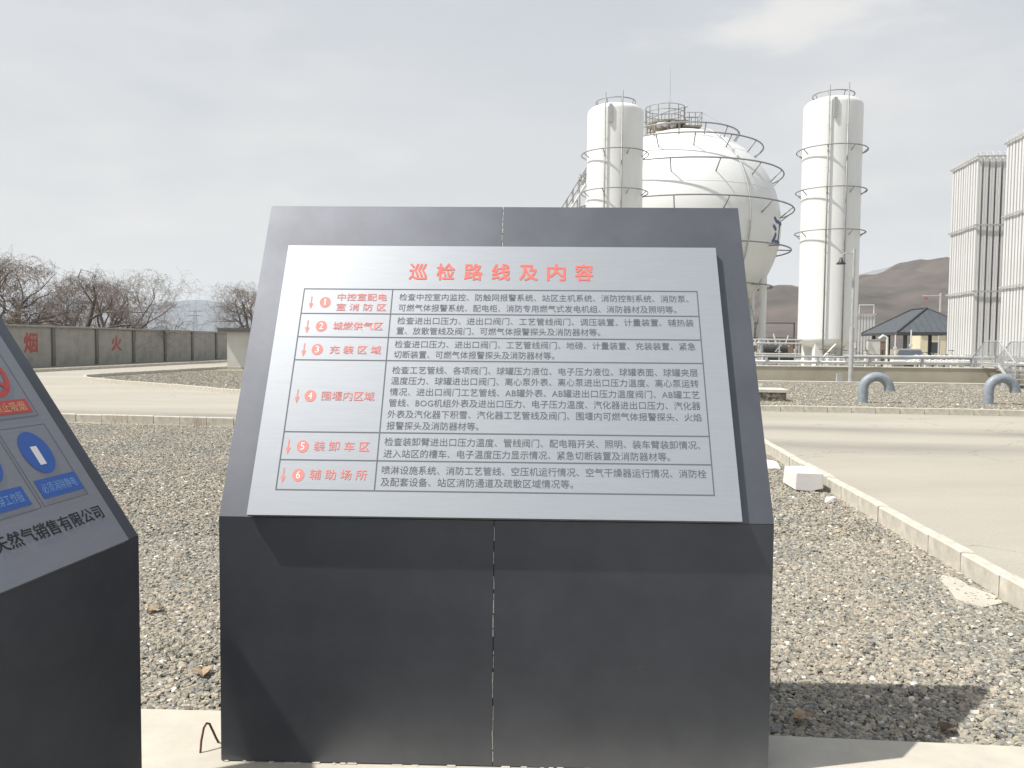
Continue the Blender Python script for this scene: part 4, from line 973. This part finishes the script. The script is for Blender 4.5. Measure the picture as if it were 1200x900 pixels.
# pipes along the bund
def vloc(x, y): return D0 + Vector((math.cos(RZ+.045), math.sin(RZ+.045), 0))*x + Vector((-math.sin(RZ+.045), math.cos(RZ+.045), 0))*y
pr = empty('pipe_run', vloc(0, 1.2), RZ+.045, label='thick pale horizontal pipe on short posts running just inside the bund wall', cat='pipe')
q = MB(); q.tube([(-18, 0, 1.13), (4.0, 0, 1.13)], .045, 8); q.tube([(3.9, .0, 1.15), (10.3, .0, 1.15)], .085, 10); q.build('upper_pipe', m_galv, pr)
MB().tube([(-18, .15, .88), (10.2, .15, .88)], .07, 8).build('lower_pipe', m_whitepipe, pr)
for i in range(13): MB().box(-17.5+i*2.25, -17.42+i*2.25, -.04, .2, 0, 1.1).build('post', m_galv, pr)
# white manifold bench below left vaporiser
mf = empty('manifold', vloc(8.1, 3.6), RZ, label='white low pipe manifold with loops in front of the left vaporiser bank', cat='manifold')
q = MB()
for z in (.95, 1.15): q.tube([(-.3, 0, z), (2.0, 0, z)], .07, 8)
q.build('header', m_whitepipe, mf)
for i in range(9): MB().tube([(-.15+i*.25, -.25, .8), (-.15+i*.25, -.25, 1.0), (-.15+i*.25, .1, 1.22)], .035, 6).build('branch', m_whitepipe, mf)
q = MB(); q.tube([(-1.2, -.6, .55), (-1.0, -.6, .86), (1.4, -.6, .88), (1.5, -.6, .6)], .06, 8); q.build('loop_pipe', m_whitepipe, mf)
q = MB()
for x in (-.2, .9, 1.9): q.box(x-.05, x+.05, -.05, .05, 0, .95)
q.build('post', m_galv, mf)
bx = empty('junction_box', vloc(6.35, 2.0), RZ, label='small white box among the pipes between car and bund wall', cat='box')
MB().box(0, .45, 0, .3, 0, .80).build('pedestal', m_galv, bx); MB().box(-.06, .52, -.05, .35, .80, 1.0, .02).build('lid', m_foam, bx)
# pump skid between sphere legs and right tank
sk = empty('pump_skid', (14.2, 45.6, 0), RZ, label='dark pumps in a pale pipe frame between the sphere legs and the right slim tank', cat='pump skid')
for z, x0, x1 in ((.85, 0, 1.5), (1.45, -.1, 1.2)): MB().tube([(x0, 0, z), (x1, 0, z)], .24, 14).build('pump', m_dark, sk)
q = MB()
for x in (-.3, .7, 1.75):
    for y in (-.45, .45): q.tube([(x, y, 0), (x, y, 1.95)], .04, 5)
for z in (.35, 1.15, 1.75, 1.95):
    for y in (-.45, .45): q.tube([(-.6, y, z), (1.9, y, z)], .05, 6)
q.build('frame', m_galv, sk)
rs = random.Random(9); q = MB()
for i in range(16):
    x = rs.uniform(-.6, 1.9); y = rs.uniform(-.4, .5); z = rs.uniform(.5, 1.7)
    q.tube([(x, y, z), (x+rs.uniform(-.4, .4), y, z), (x+rs.uniform(-.1, .1), y, z+rs.uniform(.2, .7))], rs.choice((.03, .045)), 5)
q.build('pipework', m_whitepipe, sk)
def valve_cluster(loc, label, seed, n=5, w=1.4):
    root = empty('valve_cluster', loc, RZ, label=label, cat='valves'); rs = random.Random(seed)
    q = MB(); q.tube([(0, 0, .9), (w, 0, .9)], .07, 8); q.tube([(0, .3, .55), (w, .3, .55)], .06, 8); q.build('header', m_galv, root)
    for i in range(n):
        x = w*(i+.5)/n+rs.uniform(-.05, .05); h = rs.uniform(1.1, 1.5)
        p = MB().tube([(x, 0, .0), (x, 0, h)], .05, 8); p.lathe([(.02, -.1), (.11, -.08), (.11, .08), (.02, .1)], 12, (x, 0, .9)); p.build('valve', rs.choice((m_galv, m_whitepipe, m_dark)), root)
        hw = MB(); hw.ring((x, 0, h), .13, .018, 16, 5); hw.box(x-.13, x+.13, -.012, .012, h-.01, h+.01); hw.build('handwheel', m_dark, root)
valve_cluster((16.3, 43.0, 0), 'small valves and handwheels left of the right slim tank legs', 1)
valve_cluster((19.0, 45.5, 0), 'small valves and handwheels in front of the right slim tank legs', 2, 6, 1.8)
valve_cluster((22.0, 43.5, 0), 'small valves behind the lamp post, right of the slim tank', 3, 5, 1.6)
# gantries
gn = empty('pipe_gantry', (24.4, 80, 0), RZ, label='thin dark pipe gantry in front of the brown hill, left of the right slim tank', cat='gantry')
for x in (-.5, 3.2): MB().tube([(x, 0, 0), (x, 0, 3.9)], .07, 6).build('post', m_dark, gn)
MB().tube([(-6, 0, 3.85), (3.2, 0, 3.85)], .06, 6).build('beam', m_dark, gn); MB().tube([(-6, 0, 2.4), (3.2, 0, 2.4)], .04, 6).build('beam', m_dark, gn)
mst = empty('mast', (47.3, 90, 0), RZ, label='pale mast with a horizontal arm behind the pavilion roof', cat='mast')
MB().tube([(0, 0, 0), (0, 0, 7.6)], .12, 8).build('pole', m_galv, mst); MB().tube([(-1.9, 0, 7.3), (0, 0, 7.3)], .06, 6).build('arm', m_galv, mst)
MB().box(-1.7, -1.4, -.1, .1, 6.9, 7.1).build('red_marker', m_redpaint, mst)

# pavilion
pv = empty('pavilion', (33.2, 70, 0), RZ, label='open pavilion with a dark grey hipped roof below the hills', cat='pavilion')
we, de, ez, rz_, th = 7.0, 11.0, 2.9, 5.1, .16
c = [(0, 0), (we, 0), (we, de), (0, de)]; rA = (we/2, we/2); rB = (we/2, de-we/2)
def face(pts, name):
    q = MB(); n = len(pts); q.add(list(pts)+[(p[0], p[1], p[2]-th) for p in pts], [tuple(range(n)), tuple(range(n, 2*n))[::-1]]+[(i, n+i, n+(i+1) % n, (i+1) % n) for i in range(n)]); q.build(name, m_tile, pv)
A_ = (*rA, rz_); B_ = (*rB, rz_); C3 = [(x, y, ez) for x, y in c]; g_ = .004
face([C3[0], C3[1], A_], 'roof_face'); face([C3[1], C3[2], B_, A_], 'roof_face'); face([C3[2], C3[3], B_], 'roof_face'); face([C3[3], C3[0], A_, B_], 'roof_face')
for p, r_ in ((C3[0], A_), (C3[1], A_), (C3[2], B_), (C3[3], B_), (A_, B_)):
    MB().tube([Vector(p)+Vector((0, 0, .03)), Vector(r_)+Vector((0, 0, .05))], .10, 6).build('ridge_cap', m_dark, pv)
q = MB()
for s in range(1, 12):
    t = s/12; 
    q.tube([(we*t, 0, ez+.01), (we*t, min(we*t, we-we*t)*1.0, ez+(rz_-ez)*min(t, 1-t)*2+.01)], .018, 3, False)
for s in range(1, 18):
    y = de*s/18; d = min(y, we/2, de-y); q.tube([(0, y, ez+.01), (d, y, ez+(rz_-ez)*d/(we/2)+.01)], .018, 3, False)
q.build('standing_seam', m_tile, pv)
MB().box(-.03, we+.03, -.05, -.0, ez-.26, ez-.02).build('fascia', m_dark, pv); MB().box(-.05, -.0, .001, de, ez-.26, ez-.02).build('fascia', m_dark, pv)
for x in (.9, we-.9):
    for y in (.9, de/2, de-.9): MB().box(x-.13, x+.13, y-.13, y+.13, 0, ez-.05).build('post', m_dark, pv)
hs = empty('cream_building', (48.0, 95.5, 0), RZ, label='low cream building seen under the pavilion roof', cat='building')
MB().box(0, 11, 0, 3, 0, 3.3).build('wall', m_cream, hs); MB().box(-.2, 11.2, -.2, 3.2, 3.303, 3.5).build('roof', m_roofdk, hs)
q = MB()
for x in (1.1, 3.4): 
    w = MB().box(x, x+.9, -.05, -.002, .9, 2.2).build('window', m_glass, hs); MB().box(x-.06, x+.96, -.09, -.052, .82, .89).build('sill', m_whitepipe, w)
MB().box(5.0, 5.9, -.05, -.002, 0, 2.2).build('door', m_dark, hs)
bw = empty('brown_wall', (40, 104, 0), RZ, label='dull brown masonry wall behind the car', cat='wall'); MB().box(-22, 7.8, 0, .3, 0, 2.3).build('wall', mat('brown_masonry', (.20, .15, .11), .9, var=.2, scale=1), bw); MB().box(-22.02, 7.82, -.05, .35, 2.302, 2.42).build('coping', m_cope, bw)
cb = empty('control_cabinet', (26.75, 61, 0), RZ, label='pale cabinet with an arched pipe left under the pavilion roof', cat='cabinet')
MB().box(0, .85, 0, .6, .1, 2.1, .02).build('body', m_hut, cb); MB().tube([(.7, -.1, 2.2), (1.0, -.1, 2.45), (1.3, -.1, 2.3), (1.32, -.1, 0)], .09, 8).build('pipe', m_whitepipe, cb); MB().box(-.03, .88, -.03, .63, 2.102, 2.16).build('lid', m_galv, cb)
for i, (x, y, h, lb) in enumerate(((31.6, 67, 2.6, 'left thin white post in front of the pavilion gap'), (32.4, 66, 3.0, 'right thin white post in front of the pavilion gap'))):
    o = empty('thin_post', (x, y, 0), label=lb, cat='post'); MB().tube([(0, 0, 0), (0, 0, h)], .05, 8).build('pole', m_whitepipe, o); MB().box(-.12, .12, -.05, .05, h*.55, h*.62).build('cross_piece', m_whitepipe, o)

# car, front towards the camera
def car():
    root = empty('parked_car', (23.9, 48.7, .02), -.44, label='white car seen head-on above the pipes, left of the fin bank', cat='car')
    st_ = [(0, .82, .34, .70, .62), (.12, .86, .26, .78, .70), (1.05, .90, .24, .98, .80), (1.30, .90, .24, 1.02, .80)]
    q = MB(); rings = []
    def ringpts(y, w, z0, z1): return [(-w, y, z0), (w, y, z0), (w+.02, y, (z0+z1)/2), (w-.03, y, z1-.05), (w-.12, y, z1), (-w+.12, y, z1), (-w+.03, y, z1-.05), (-w-.02, y, (z0+z1)/2)]
    secs = [(0, .74, .36, .66), (.06, .82, .28, .74), (.30, .86, .24, .84), (1.05, .89, .22, .98), (3.9, .89, .22, 1.02), (4.25, .86, .26, .98), (4.42, .80, .32, .80)]
    vs = []; 
    for s in secs: vs += ringpts(*s)
    n = 8; fs = [tuple(range(8))[::-1][::-1], tuple((len(secs)-1)*8+k for k in range(8))[::-1]]
    for i in range(len(secs)-1):
        for k in range(8): fs.append((i*8+k, (i+1)*8+k, (i+1)*8+(k+1) % 8, i*8+(k+1) % 8))
    smooth_by_angle(MB().add(vs, fs).build('body', m_carw, root), 30)
    cab = [(1.05, .74, .98), (1.75, .60, 1.44), (2.3, .60, 1.48), (3.2, .59, 1.46), (3.95, .72, 1.02)]
    vs = []
    for y, w, z in cab: vs += [(-w, y, z), (w, y, z)]
    vs2 = vs+[(-.78, 1.05, .97), (.78, 1.05, .97), (.78, 3.95, 1.0), (-.78, 3.95, 1.0)]
    q = MB(); q.add([(-.60, 1.75, 1.44), (.60, 1.75, 1.44), (.60, 2.3, 1.48), (-.60, 2.3, 1.48), (.59, 3.2, 1.46), (-.59, 3.2, 1.46), (-.62, 1.75, 1.38), (.62, 1.75, 1.38), (.61, 3.2, 1.40), (-.61, 3.2, 1.40)],
        [(0, 1, 2, 3), (3, 2, 4, 5), (6, 7, 1, 0), (1, 7, 8, 4, 2), (0, 3, 5, 9, 6), (5, 4, 8, 9)]); q.build('car_roof', m_carw, root)
    MB().add([(-.76, 1.03, .985), (.76, 1.03, .985), (.615, 1.74, 1.38), (-.615, 1.74, 1.38)], [(0, 1, 2, 3)]).build('windscreen', m_cglass, root)
    for s in (-1, 1):
        MB().add([(s*.80, 1.08, .985), (s*.80, 3.85, 1.0), (s*.612, 3.2, 1.40), (s*.622, 1.75, 1.38)], [(0, 1, 2, 3)]).build('side_window', m_glass, root)
        MB().box(s*.55-.17, s*.55+.17, -.01, .08, .58, .70).build('headlight', m_redw, root)
        MB().box(s*.98-.10, s*.98+.10, 1.25, 1.38, .98, 1.12).build('wing_mirror', m_carw, root)
        for y in (.85, 3.5):
            w = MB(); w.tube([(s*.90-.1, y, .31), (s*.90+.0, y, .31)], .31, 20); o = w.build('wheel', m_tyre, root)
            w = MB(); w.tube([(s*.905, y, .31), (s*.912, y, .31)], .19, 14); w.build('rim', m_galv, o)
    MB().add([(-.70, 3.93, 1.03), (.70, 3.93, 1.03), (.60, 3.21, 1.40), (-.60, 3.21, 1.40)], [(0, 1, 2, 3)]).build('rear_window', m_glass, root)
    MB().box(-.45, .45, -.02, .06, .40, .54).build('grille', m_dark, root)
car()

# ================================================================= HILLS
from mathutils import noise as mn
def hills(name, prof, Y, depth, m, amp, fr, nx=160, ny=28, seed=0, x_ext=(None, None)):
    """prof: list of (azimuth ratio x/y, height ratio) of the ridge line"""
    xs = [p[0] for p in prof]; hs_ = [p[1] for p in prof]
    vs = []; fs = []
    a0, a1 = xs[0], xs[-1]
    for i in range(nx+1):
        a = a0+(a1-a0)*i/nx; h = np.interp(a, xs, hs_)*Y
        for j in range(ny+1):
            t = j/ny; yy = Y-depth*(1-t)
            prof_t = (math.sin(t*PI/2)**1.3)
            nzv = mn.fractal(Vector((a*Y*fr+seed, yy*fr, seed)), 1.0, 2.0, 5)
            z = -1+(h+1.6+1)*prof_t + amp*nzv*(prof_t*(1.15-prof_t))*2.2 + (amp*.12*nzv if t > .9 else 0)
            vs.append((a*Y*(1 if True else 1), yy, z if t > 0 else -2))
    for i in range(nx):
        for j in range(ny):
            p = i*(ny+1)+j; fs.append((p, p+ny+1, p+ny+2, p+1))
    # back slope
    b = len(vs)
    for i in range(nx+1): x, y, z = vs[i*(ny+1)+ny]; vs.append((x*1.02, y+depth*.7, -2))
    for i in range(nx): fs.append((i*(ny+1)+ny, (i+1)*(ny+1)+ny, b+i+1, b+i))
    o = MB().add(vs, fs).build(name, m, smooth=True); tag(o, kind='structure'); return o
def R_(px): return (px-600)/950
def Hh(px, y): return (402.5+(px-600)*.00873-y)/950
P1 = [(600, 398), (700, 380), (760, 362), (820, 350), (870, 345), (897, 339), (915, 335), (933, 333.5), (960, 334), (985, 328), (1000, 322), (1008, 320), (1018, 323), (1026, 324), (1036, 318), (1046, 313), (1058, 312.5), (1070, 317), (1082, 321), (1092, 321), (1108, 314), (1130, 306), (1170, 300), (1230, 305), (1330, 320), (1450, 350), (1600, 385)]
hills('hill', [(R_(a), Hh(a, b)) for a, b in P1], 1150, 620, m_hill, 26, .006, seed=3)
P2 = [(840, 372), (930, 345), (1000, 322), (1050, 311), (1062, 312), (1078, 313.5), (1100, 315.5), (1130, 318), (1200, 330), (1400, 360)]
hills('far_hill', [(R_(a), Hh(a, b)) for a, b in P2], 3000, 900, m_hill2, 20, .002, seed=9)
P3 = [(-420, 392), (-250, 375), (-120, 362), (0, 352), (60, 348), (110, 352), (150, 359), (176, 364), (192, 361), (212, 355.5), (225, 353), (245, 352), (262, 354), (285, 361), (310, 366), (360, 372), (430, 378), (520, 388), (620, 398), (700, 400)]
hills('mountain', [(R_(a), Hh(a, b)) for a, b in P3], 5200, 1500, m_hill3, 30, .001, seed=5, nx=120)

# ---------------------------------------------------------------- haze
hz = MB().box(-6900, 6900, -500, 6600, -1.03, 360).build('haze', m_soil); tag(hz, kind='stuff')
hm = bpy.data.materials.new('haze_air'); hm.use_nodes = True; n = hm.node_tree.nodes; n.clear()
out = n.new('ShaderNodeOutputMaterial'); pv_ = n.new('ShaderNodeVolumePrincipled'); pv_.inputs['Color'].default_value = (.84, .92, 1.0, 1); pv_.inputs['Density'].default_value = 1.4e-4; pv_.inputs['Anisotropy'].default_value = .0
hm.node_tree.links.new(pv_.outputs[0], out.inputs['Volume'])
hz.data.materials.clear(); hz.data.materials.append(hm)
for m in bpy.data.materials:
    if '_' in m: del m['_']
